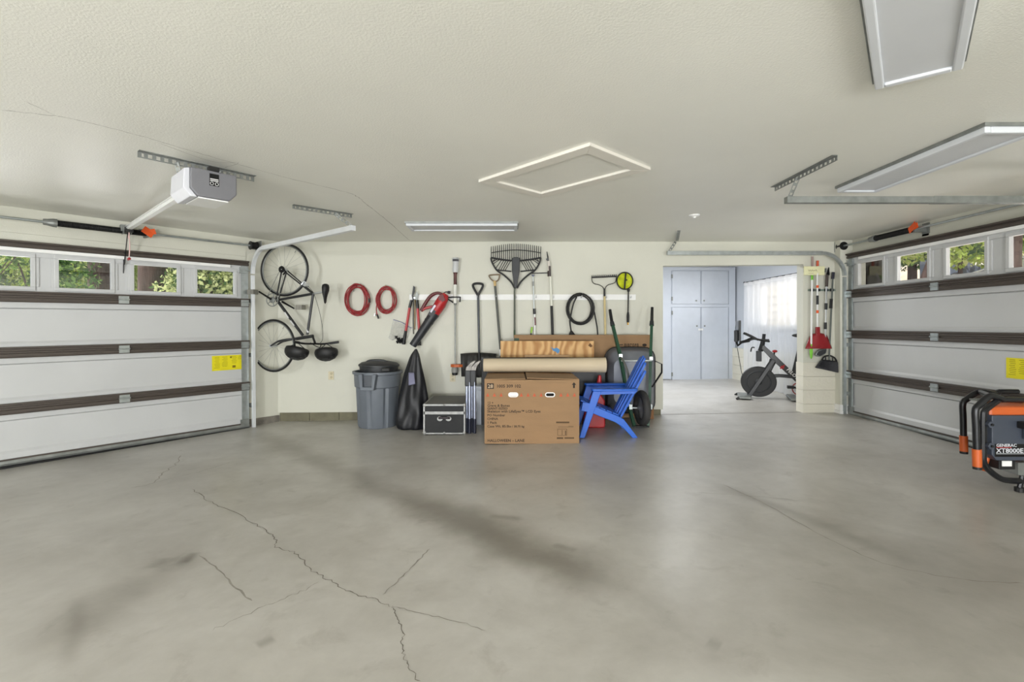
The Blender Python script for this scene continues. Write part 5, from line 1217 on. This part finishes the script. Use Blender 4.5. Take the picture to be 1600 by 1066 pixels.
# ------------------------------------------------------------------ back room things
ZC = 10.62
C = thing('closet', 'tall pale grey built-in closet with four plain doors', 'closet', W(1092, 594, ZC))
m_clo = mat('pale blue grey paint', (198, 204, 214), .45, var=.03)
g = lambda px, py: W(px, py, ZC)
x0 = 2.3; x1 = g(1149, 0).x; ztop = g(0, 417.5).z; zb = fz(4, ZC) + .0
MB().box(x0, x1, ZC + .02, ZC + .34, zb, ztop).build('carcass', m_clo, C)
MB().box(x0, g(1048.5, 0).x, ZC, ZC + .02, zb, ztop).box(g(1138.5, 0).x, x1, ZC, ZC + .02, zb, ztop).box(g(1048.5, 0).x, g(1138.5, 0).x, ZC, ZC + .02, g(0, 422.5).z, ztop).box(g(1048.5, 0).x, g(1138.5, 0).x, ZC, ZC + .02, g(0, 480).z, g(0, 475.5).z).build('face_frame', m_clo, C)
for (xa, xb, ya, yb, hx_) in ((1050, 1094, 424, 475, 1087), (1096, 1137.5, 424, 475, 1099), (1050, 1094, 480.5, 593.3, 1088), (1096, 1137.5, 480.5, 593.3, 1100)):
    a, c = g(xa, ya), g(xb, yb); d_ = MB().box(a.x, c.x, ZC - .012, ZC + .018, c.z, a.z).build('door', m_clo, C, bevel=.003)
    hy = 470 if ya < 450 else 509.5; k_ = g(hx_, hy)
    MB().lathe([(.008, 0), (.008, .015), (.018, .022), (.018, .03), (.006, .034)], 10, Matrix.Translation((k_.x, ZC - .012, k_.z)) @ RX90).build('knob', m_galvd, d_)
MB().box(g(1091, 0).x, g(1098, 0).x, ZC - .02, ZC - .012, g(0, 516.5).z, g(0, 513.5).z).build('latch', m_white, C)
for py in (432, 467, 489, 585):
    MB().box(g(1049, 0).x, g(1051, 0).x, ZC - .018, ZC - .002, g(0, py + 3).z, g(0, py - 3).z).build('hinge', m_galvd, C)

XC = 4.60
T = thing('curtain_rod', 'thin dark curtain rod over the back-room window', 'curtain rod', (XC, 8.6, 2.13))
MB().cyl((XC, 7.75, 2.14), (XC, 9.74, 2.14), .008, n=8).build('rod', m_dark, T); MB().ball((XC, 9.76, 2.14), .018).build('finial', m_dark, T)
for y_ in (7.82, 9.68): MB().box(XC, RX, y_ - .01, y_ + .01, 2.12, 2.15).build('wall_bracket', m_dark, T)
T = thing('sheer_curtain', 'white sheer curtain hanging to the floor before the window', 'curtain', (XC, 8.8, fz(XC, 8.8)))
def cur(u, v):
    y_ = 7.85 + 1.86 * u + .012 * math.sin(u * 43) * v; fo = (.035 * math.sin(u * 54) + .02 * math.sin(u * 22 + 1)) * (.45 + .55 * v)
    return Vector((XC + fo - .01, y_, 2.135 + (.14 - 2.135) * v))
MB().grid(cur, 240, 14).build('fabric', sheer_mat('white voile', (238, 240, 244), .30), T, smooth='all')
MB().grid(lambda u, v: cur(u, v * .03) + Vector((-.002, 0, 0)), 240, 1).build('heading', sheer_mat('white voile hem', (240, 241, 244), .1), T)

# exercise bike, side on, facing left
ZE = 7.92
E = thing('exercise_bike', 'black stationary exercise bike with screen in the back room', 'exercise bike', onf(4.12, ZE))
e_ = lambda px, py, dy=0.0: W(px, py, ZE) + Vector((0, dy, 0))
m_eb = mat('satin black frame', (40, 41, 43), .4, var=.1)
fw = e_(1187.5, 597); kk = ZE / F
o = MB().lathe([(.02, -.035), (.235, -.035), (.245, -.025), (.245, .025), (.235, .035), (.02, .035)], 40, axes(Vector((1, 0, 0)), ZUP, Vector((0, -1, 0)), fw)).build('flywheel', m_black, E, smooth=True)
MB().torus(fw + Vector((0, -.036, 0)), (1, 0, 0), (0, 0, 1), .165, .010, 36, 6).build('flywheel_ring', m_dark, o, smooth='all')
MB().lathe([(.05, 0), (.05, .02), (.03, .035)], 16, axes(Vector((1, 0, 0)), ZUP, Vector((0, -1, 0)), fw + Vector((0, -.035, 0)))).build('hub_cap', m_dark, o)
for dy in (-.07, .07):
    MB().bar(e_(1172.5, 624, dy), e_(1207, 562, dy), .055, .03).build('fork_leg', m_eb, E, bevel=.006)
MB().tube([e_(1192, 541), e_(1205, 556), e_(1222, 575), e_(1240, 595), e_(1246, 603)], [.045, .055, .055, .050, .045], 4).build('main_frame', m_eb, E, bevel=.006)
MB().tube([e_(1201, 588), e_(1215, 586.5), e_(1238, 588)], [.03, .026, .03], 6).build('lower_brace', m_eb, E)
MB().tube([e_(1207, 562), e_(1199, 586)], [.05, .03], 6).build('fork_crown', m_eb, E)
MB().tube([e_(1190, 549), e_(1193, 537), e_(1194, 530)], [.04, .036, .034], 6).build('head_tube', m_eb, E)
MB().tube([e_(1194, 532), e_(1195, 522)], .026, 6).build('handlebar_post', m_eb, E)
MB().box(e_(1191, 0).x, e_(1201.5, 0).x, ZE - .03, ZE + .03, e_(0, 534.5).z, e_(0, 530).z).build('handlebar_clamp', m_dark, E)
for dy in (-.19, .19):
    MB().tube(curve([e_(1201, 533.5, dy * .3), e_(1190, 531.5, dy * .8), e_(1180, 529.5, dy), e_(1172, 533, dy), e_(1163, 536, dy * .7)], 4), .016, 8).build('handlebar', m_black, E, smooth=True)
    MB().tube([e_(1186, 531, dy), e_(1177, 525.5, dy), e_(1168.5, 521, dy)], [.018, .020, .020], 8).build('bar_horn', m_black, E, smooth=True)
sc_ = MB().box(e_(1160.5, 0).x, e_(1163, 0).x, ZE - .28, ZE + .28, e_(0, 533).z, e_(0, 501).z, None).build('touch_screen', m_blackm, E, bevel=.004)
MB().box(e_(1155, 0).x, e_(1160.5, 0).x, ZE - .10, ZE + .10, e_(0, 535).z, e_(0, 516).z).build('screen_housing', m_dark, sc_, bevel=.015)
MB().tube([e_(1158, 502, .12), e_(1157, 512, .12)], .006, 6).build('camera_cover', m_silver, sc_)
MB().tube([e_(1158, 534), e_(1160, 541), e_(1165, 535.5), e_(1176, 533)], .022, 6).build('screen_arm', m_blackm, E)
MB().tube(curve([e_(1159, 543), e_(1160.5, 553), e_(1163, 570), e_(1165, 583), e_(1168, 592)], 4), .005, 6).build('power_cord', m_black, E)
MB().tube(curve([e_(1182, 543.5, -.05), e_(1178.5, 543.5, -.06), e_(1177, 550, -.06)], 3), .010, 6).build('height_lever', m_black, E)
MB().box(e_(1184.5, 0).x, e_(1191.5, 0).x, ZE - .05, ZE + .05, e_(0, 565).z, e_(0, 549).z).build('bottle_cage', m_dark, E, bevel=.006)
kn = MB().tube([e_(1207.5, 558), e_(1208.5, 549)], .012, 8).build('knob_stem', m_black, E); MB().ball(e_(1209, 548.8), .036, .032, .022).build('resistance_knob', m_red, kn, smooth='all')
MB().box(e_(1160, 0).x, e_(1177, 0).x, ZE - .27, ZE + .27, fz(3.7, ZE) + .012, fz(3.7, ZE) + .055).build('front_stabiliser', m_galvd, E, bevel=.015)
for dy in (-.25, .25): MB().tube([e_(1160, 623, dy), e_(1158, 620.5, dy)], [.028, .028], 10).build('transport_wheel', m_black, E)
MB().box(e_(1226, 0).x, e_(1238, 0).x, ZE - .27, ZE + .27, fz(4.2, ZE) + .012, fz(4.2, ZE) + .055).build('rear_stabiliser', m_galvd, E, bevel=.015)
MB().tube([e_(1232, 590), e_(1240, 545), e_(1242, 528)], [.04, .03, .024], 6).build('seat_post', m_eb, E); MB().ball(e_(1244, 524), .14, .08, .035).build('saddle', m_black, E, smooth='all')
cr = e_(1240, 605, -.07); MB().torus(cr, (1, 0, 0), (0, 0, 1), .10, .010, 28, 6).build('crank_guard', mat('dull red rim', (150, 60, 56), .5), E, smooth='all')
cd_ = MB().tube([cr, e_(1228, 602, -.09)], [.018, .014], 8).build('crank_arm', m_blackm, E); MB().box(e_(1223, 0).x, e_(1231, 0).x, ZE - .2, ZE - .11, e_(0, 604).z, e_(0, 600).z).build('pedal', m_black, cd_)
MB().tube([cr + Vector((0, .15, 0)), e_(1252, 608, .09)], [.018, .014], 8).build('crank_arm', m_blackm, E)
tx = MB(); p0 = e_(1219.5, 571.5); d = (e_(1240, 594) - e_(1219, 571.5)); ang = math.atan2(d.z, d.x)
text_into(tx, 'PELOTON', .068, Matrix.Translation(e_(1222.8, 577) + Vector((0, -.058, 0))) @ Matrix.Rotation(-ang, 4, 'Y') @ RX90, .0008, 1.0)
tx.build('frame_lettering', m_white, E)
MB().torus(e_(1218, 573, -.057), (1, 0, 0), (0, 0, 1), .018, .009, 14, 6).bar(e_(1215, 575.5, -.057), e_(1221, 569.5, -.057), .016, .004).build('red_emblem', m_red, E)
E.rotation_euler.z = math.radians(-22); E.scale = (1.07, 1, 1)

# ------------------------------------------------------------------ generator at the right edge
ZG = 3.56
G = thing('generator', 'orange and dark grey portable generator at the right picture edge', 'generator', onf(3.9, 3.8))
h_ = lambda px, py, dz=0.0: W(px, py, ZG + dz)
m_gp = mat('slate grey panel', (60, 66, 78), .45, var=.05); m_go = mat('generator orange', (198, 92, 36), .4, var=.06); m_gf = mat('gloss black tube', (26, 27, 30), .3, .2, var=.1)
xl = h_(1550, 0).x; xr = xl + .68
zt_, zbp = h_(0, 649.5).z, h_(0, 720).z
ctrl = MB().prism([(xl, zbp + .04), (xl + .035, zbp), (xr, zbp), (xr, zt_), (xl, zt_)], ZG, ZG + .06).build('control_panel', m_gp, G, bevel=.006)
MB().box(xl + .02, xl + .42, ZG - .0015, ZG, h_(0, 714).z, h_(0, 694).z).build('name_plate', m_blackm, ctrl)
tx = MB(); text_into(tx, 'GENERAC', .030, Matrix.Translation(h_(1556, 698.2) + Vector((0, -.003, 0))) @ RX90, .0006, 1.1); text_into(tx, 'XT8000E', .046, Matrix.Translation(h_(1556, 707.6) + Vector((0, -.003, 0))) @ RX90, .0006, 1.12)
tx.box(h_(1556, 0).x, h_(1600, 0).x, ZG - .003, ZG - .002, h_(0, 709.5).z, h_(0, 708.8).z).build('plate_lettering', mat('pale lettering', (206, 208, 214), .5), ctrl)
MB().box(h_(1556, 0).x, h_(1580, 0).x, ZG - .003, ZG - .002, h_(0, 699.8).z, h_(0, 698.8).z).build('red_underline', m_red, ctrl)
for py in (663, 696.5): 
    MB().lathe([(.022, -.012), (.026, .02)], 6, Matrix.Translation(h_(1545.5, py)) @ RX90).build('panel_lug', m_gp, ctrl, bevel=.003); MB().cyl(h_(1545.5, py) + Vector((0, -.03, 0)), h_(1545.5, py), .009, n=8).build('bolt', m_black, ctrl)
MB().box(h_(1588, 0).x, h_(1588, 0).x + .14, ZG - .06, ZG, h_(0, 669).z, h_(0, 658).z).build('outlet_cover', m_black, ctrl, bevel=.008)
MB().box(h_(1596, 0).x, h_(1596, 0).x + .2, ZG - .03, ZG, h_(0, 686).z, h_(0, 668).z).build('meter_box', m_gp, ctrl, bevel=.008)
# tank
ty0, ty1 = ZG + .03, ZG + .46
MB().prism([(xl + .0, ty0), (xr, ty0), (xr + .2, ty1), (xl + .43, ty1)], zt_ - .06, zt_ + .062, axis='z').build('fuel_tank', m_go, G, bevel=.03)
MB().cyl((xl + .40, ty0 + .2, zt_ + .06), (xl + .40, ty0 + .2, zt_ + .095), .045, n=16).build('fuel_cap', m_black, G); MB().box(xl + .16, xl + .30, ty0 + .26, ty0 + .32, zt_ + .06, zt_ + .072).build('fuel_gauge', m_galvd, G)
MB().box(xl + .40, xr + .1, ZG + .10, ZG + .42, .28, zt_ - .06).build('engine_block', mat('dark engine metal', (50, 50, 52), .45, .5, var=.3, scale=9), G, bevel=.02)
MB().lathe([(.10, -.12), (.12, -.1), (.12, .1), (.10, .12)], 20, Matrix.Translation((xl + .5, ZG + .26, .42)) @ Matrix.Rotation(math.pi / 2, 4, 'Y')).build('alternator', m_go, G, smooth=True)
MB().box(xl + .07, xl + .19, ZG + .02, ZG + .1, h_(0, 735).z, zbp - .004).build('battery', m_black, G, bevel=.004); MB().box(xl + .09, xl + .16, ZG + .016, ZG + .02, h_(0, 730).z, h_(0, 721.5).z).build('battery_label', m_white, G)
MB().cyl((xl + .02, ZG + .1, .22), (xl + .05, ZG + .1, zbp), .025, n=10).build('filter', m_go, G); MB().box(xl + .24, xr, ZG + .05, ZG + .3, .20, .29).build('base_tray', m_galvd, G)
# tube frame: front and rear loops
for dz, nm in ((0.0, 'front_frame'), (.45, 'rear_frame')):
    yy = ZG + .03 + dz; Tn = lambda px, py: Vector((h_(px, 0).x + (.45 if dz else 0), yy, h_(0, py).z))
    MB().tube(curve([Tn(1567, 626), Tn(1556, 634), Tn(1545, 643.5), Tn(1543, 654), Tn(1543, 700), Tn(1543, 722), Tn(1549, 734), Tn(1566, 748), Tn(1582, 753), Tn(1620, 754), Tn(1672, 754)], 4), .021, 8).build(nm, m_gf, G, smooth=True)
    MB().tube([Tn(1567, 626), Vector((h_(1567, 0).x + .6, yy, h_(0, 626).z))], .020, 8).build('top_rail', m_gf, G, smooth=True)
MB().tube([Vector((h_(1545, 0).x, ZG + .03, h_(0, 643).z)), Vector((h_(1545, 0).x + .45, ZG + .48, h_(0, 643).z))], .019, 8).build('cross_tube', m_gf, G)
for dz in (0, .45):
    MB().tube([Vector((xl + dz + .25, ZG + .03 + dz, .20)), Vector((xl + dz + .23, ZG + .03 + dz, fz(3.7, 3.6) + .03))], .016, 8).build('foot_leg', m_gf, G); MB().cyl((xl + dz + .23, ZG + .03 + dz, fz(3.7, 3.6) + .002), (xl + dz + .23, ZG + .03 + dz, fz(3.7, 3.6) + .032), .03, n=12).build('rubber_foot', m_black, G)
    MB().torus((xl + dz + .62, ZG + .03 + dz + (.09 if dz else -.09), fz(4, 3.6) + .145), (1, 0, 0), (0, 0, 1), .115, .028, 24, 8).build('tyre', m_black, G, smooth='all')
# folding handles with orange grips
for dz, (pa, pb, pc, pd, pe) in ((0.02, ((1566, 624), (1547, 619), (1524, 638), (1526, 702), (1527, 733.5))), (.45, ((1560, 617), (1540, 612), (1512, 627), (1513, 680), (1513.5, 708.5)))):
    f2 = lambda p_: W(p_[0], p_[1], ZG + dz)
    if dz > .1:
        pa, pb, pc, pd, pe = (1557, 617.5), (1531, 612.5), (1504.5, 627.5), (1505.5, 681), (1506, 709)
    hh = MB().tube(curve([f2(pa), f2(pb), f2(pb).lerp(f2(pc), .75), f2(pc) + Vector((0, 0, -.02)), f2(pc).lerp(f2(pd), .5), f2(pd)], 5), .0225, 10).build('folding_handle', m_gf, G, smooth=True)
    gp = MB().tube([f2(pd), f2(pe) + Vector((0, 0, .02))], .028, 12).build('handle_grip', m_go, hh, smooth=True)
    MB().tube([f2(pe) + Vector((0, 0, .02)), f2(pe)], .027, 12).build('grip_end', m_black, hh)
MB().tube([W(1531, 612.5, ZG + .45), W(1547, 619, ZG + .02)], .018, 8).build('handle_bridge', m_gf, G)

# ------------------------------------------------------------------ outside
m_soil = mat('dry pale ground', (206, 194, 176), .95, var=.2, scale=1.2, bump=.4, bscale=4)
mb = MB()
def hill(u, v):
    x = 5.6 + 40 * u; y = -6 + 60 * v; return Vector((x, y, -.05 + max(0, x - 7) * .27 + .25 * math.sin(x * .7 + y * .4)))
mb.grid(hill, 40, 40); tag(mb.build('ground_hillside', m_soil, smooth='all'), 'pale dry hillside rising outside the right door', 'ground', kind='structure')
tag(MB().grid(lambda u, v: Vector((-60 + 62.5 * u, 7.3 + 45 * v, -.25 + .4 * v + .8 * v * v)), 12, 12).build('ground_woodland', mat('woodland floor', (96, 104, 66), .95, var=.35, scale=2)), 'shaded woodland ground outside the left door', 'ground', kind='structure')
tag(MB().grid(lambda u, v: Vector((-30 + 60 * u, -6.85 - 25 * v, -.12)), 4, 4).build('ground_driveway', mat('driveway concrete', (176, 172, 164), .9, var=.1)), 'pale driveway behind the photographer', 'ground', kind='structure')
m_bark = mat('grey brown bark', (70, 54, 50), .95, var=.45, scale=7, bump=1.0, bscale=14, stretch=(3, 3, .5))
def leaf_cloud(mb_, blobs, n, size, rnd):
    for _ in range(n):
        (cx_, cy_, cz_), r = rnd.choice(blobs)
        d_ = Vector((rnd.gauss(0, 1), rnd.gauss(0, 1), rnd.gauss(0, 1))); d_.normalize(); p_ = Vector((cx_, cy_, cz_)) + d_ * r * rnd.random() ** .4
        a_ = Vector((rnd.gauss(0, 1), rnd.gauss(0, 1), rnd.gauss(0, 1))).normalized(); b_ = a_.cross(d_ + Vector((.01, 0, 0))); b_ = b_.normalized() if b_.length > 1e-4 else Vector((0, 0, 1)); s_ = size * rnd.uniform(.6, 1.4)
        mb_.add([p_ - a_ * s_, p_ - b_ * s_ * .5, p_ + a_ * s_, p_ + b_ * s_ * .5], [(0, 1, 2, 3)])
def leafmat(name, c):
    m = sheer_mat(name, c, .0); return m
lm = [leafmat('bright leaf', (168, 190, 96)), leafmat('mid leaf', (112, 146, 76)), leafmat('deep leaf', (70, 100, 58)), leafmat('pale leaf', (206, 214, 158))]
def tree(name, lab, base, r, h, crown, n, size, li, seed, cat='tree', lean=(0, 0), grp=None):
    rnd = random.Random(seed); T = thing(name, lab, cat, base, group=grp); b_ = Vector(base)
    if r:
        pts = [b_ + Vector((lean[0] * i / 6 + rnd.uniform(-.03, .03), lean[1] * i / 6, h * i / 6)) for i in range(7)]
        MB().tube(pts, [r * (1.15 - .35 * i / 6) for i in range(7)], 14).build('trunk', m_bark, T, smooth='all')
    if crown:
        blobs = [((b_.x + x_, b_.y + y_, b_.z + z_), rr) for x_, y_, z_, rr in crown]
        m1 = MB(); leaf_cloud(m1, blobs, n, size, rnd); o_ = m1.build('foliage', lm[li], T); o_['kind'] = 'stuff'
        m1 = MB(); leaf_cloud(m1, blobs, n // 2, size, rnd); o_ = m1.build('foliage', lm[(li + 3) % 4 if li != 2 else 1], T); o_['kind'] = 'stuff'
        if r:
            br_ = MB()
            for _ in range(8):
                t_ = rnd.uniform(.3, .95); p_ = b_ + Vector((lean[0] * t_, lean[1] * t_, h * t_)); c_, rr = rnd.choice(blobs); br_.tube([p_, p_.lerp(Vector(c_), .5) + Vector((0, 0, .15)), Vector(c_)], [r * .3, r * .2, r * .06], 6)
            br_.build('branch', m_bark, T)
def ray(px, Z): return (px - 800) / F * Z
gl = lambda x_, y_: -.2 + .009 * (y_ - 7.3)
tree('pine_tree', 'dark pine trunk seen through the second left door window', (ray(154, 9.2), 9.2, -.2), .165, 9, [(-1.2, .6, 6.5, 1.6), (1.0, 1, 7.5, 1.6)], 900, .09, 2, 11, grp='trees outside')
tree('pine_tree', 'broad dark trunk seen through the third left door window', (ray(238, 8.7), 8.7, -.2), .205, 9, [(-1, .8, 6.8, 1.7), (1.1, .6, 7.2, 1.5)], 900, .09, 2, 12, grp='trees outside')
tree('leafy_shrub', 'bright flowering shrub filling the window nearest the bicycle', (ray(335, 8.4), 8.4, -.2), .05, 2.2, [(0, 0, 2.2, .75), (-.5, .1, 1.9, .6), (.45, .2, 2.5, .7), (-.35, -.1, 2.6, .35)], 3800, .045, 3, 13, 'shrub', grp='shrubs outside')
tree('leafy_shrub', 'lime green shrub behind the second left door window', (ray(115, 10.5), 10.5, -.2), .05, 2.0, [(0, 0, 2.2, .9), (-.8, .1, 2.6, .8), (.7, 0, 2.5, .8)], 3600, .05, 0, 14, 'shrub', grp='shrubs outside')
tree('leafy_shrub', 'yellow green shrub between the two dark trunks', (ray(200, 11.5), 11.5, -.2), .05, 2.0, [(0, 0, 2.3, .9), (-.5, .1, 3.0, .8), (.6, 0, 2.6, .9)], 3200, .05, 0, 15, 'shrub', grp='shrubs outside')
tree('pine_tree', 'pine with spreading dark branches at the left picture edge', (ray(25, 8.2), 8.2, -.2), .07, 4.2, [(-.7, .2, 2.1, .5), (.5, .3, 2.4, .55), (-.2, 0, 3.0, .6), (.4, -.2, 1.8, .35)], 1700, .05, 2, 16, grp='trees outside', lean=(.7, .3))
for i, (px, Z, sd) in enumerate(((20, 17, 21), (110, 18, 22), (190, 16.5, 23), (280, 17, 24), (360, 15, 25))):
    tree('background_tree', ['pale leafy tree far behind the left edge pine', 'deep green tree far behind the first trunk', 'leafy tree far behind the trunk pair', 'mid green tree far behind the broad trunk', 'lime tree far behind the flowering shrub'][i], (ray(px, Z), Z, 0), .12, 4.0, [(0, 0, 2.6, 1.4), (-1.2, .3, 3.4, 1.3), (1.2, .2, 3.2, 1.4), (0, .2, 4.6, 1.5), (.3, 0, 1.4, 1.2)], 3600, .11, (3, 2, 1, 1, 0)[i], sd, grp='trees outside')
hz_ = lambda x_, y_: -.05 + max(0, x_ - 7) * .27
def rt(px, Z): x_ = ray(px, Z); return (x_, Z, hz_(x_, Z) - .1)
tree('leaning_tree', 'leaning bare trunk seen through the second right door window', rt(1402, 12.5), .085, 6, None, 0, 0, 2, 31, lean=(2.2, 0), grp='trees outside')
tree('oak_tree', 'brown trunk in the rightmost door window', rt(1588, 9.5), .085, 6, [(.4, .6, 3.0, 1.0), (-.9, .5, 3.6, .9)], 1500, .08, 2, 32, grp='trees outside')
tree('oak_tree', 'tree with yellow green leaves above the fence on the hillside', rt(1500, 17), .06, 5, [(0, 0, 2.0, .9), (-1.6, .3, 2.2, .9), (1.5, .2, 2.0, .9)], 3000, .10, 0, 33, grp='trees outside')
tree('hill_shrub', 'small yellow shrub before the fence on the hillside', rt(1500, 11.5), 0, 0, [(0, 0, .75, .45), (.3, .1, .6, .4)], 1500, .05, 3, 34, 'shrub')
tree('oak_tree', 'dark leafy tree behind the leaning trunk', rt(1425, 22), .16, 4, [(0, 0, 1.9, 1.0), (-1.8, .3, 1.8, 1.0), (1.8, .2, 2.0, 1.1)], 2600, .12, 2, 35, grp='trees outside')
FN = thing('wire_fence', 'pale rail fence crossing the hillside', 'fence', rt(1450, 14))
pf = [Vector((ray(px, 14.5 + .3 * i), 14.5 + .3 * i, 0)) for i, px in enumerate((1360, 1420, 1480, 1540, 1600, 1660))]
for p_ in pf: p_.z = hz_(p_.x, p_.y) - .1
for p_ in pf: MB().cyl(p_, p_ + Vector((0, 0, 1.15)), .04, n=8).build('post', m_galv, FN)
for z_ in (.55, 1.1): MB().tube([p_ + Vector((0, 0, z_)) for p_ in pf], .022, 6).build('rail', m_galv, FN)
T = thing('utility_trailer', 'dark blue grey trailer parked beyond the fence', 'trailer', rt(1515, 18.5))
bx = Vector(rt(1515, 18.5)); MB().box(bx.x - .9, bx.x + 1.1, bx.y, bx.y + 1.2, bx.z + .35, bx.z + 1.25).build('trailer_body', mat('blue grey panel', (88, 98, 118), .5), T, bevel=.04)
for dx in (-.5, .7): MB().torus((bx.x + dx, bx.y - .02, bx.z + .35), (1, 0, 0), (0, 0, 1), .25, .08, 20, 8).build('tyre', m_black, T)
MB().box(bx.x + .2, bx.x + .55, bx.y - .01, bx.y, bx.z + .95, bx.z + 1.1).build('plate', m_white, T)
# dark end wall of the back room seen through the first right window
tag(MB().box(4.72, 5.1, 6.62, 6.70, -.1, 2.75).box(4.72, 4.76, 6.20, 6.62, -.1, 2.75).box(4.70, 4.72, 6.62, 6.95, -.1, 2.75).build('wall_exterior_return', mat('dark brown siding', (40, 33, 30), .8, var=.2, stretch=(12, 12, 1))), 'dark brown outside wall behind the first right window', 'wall', kind='structure')
# sunlit siding seen through the back-room window
SW = thing('wall_neighbour', 'sunlit pale siding of a building beyond the back-room window', 'wall', (8.6, 18, 0), kind='structure')
for i in range(16):
    MB().prism([(8.6, .25 * i), (8.57, .25 * i), (8.595, .25 * i + .25), (8.62, .25 * i + .25)], 13.8, 26).build('board', mat('cream siding', (232, 222, 200), .7, var=.05), SW)
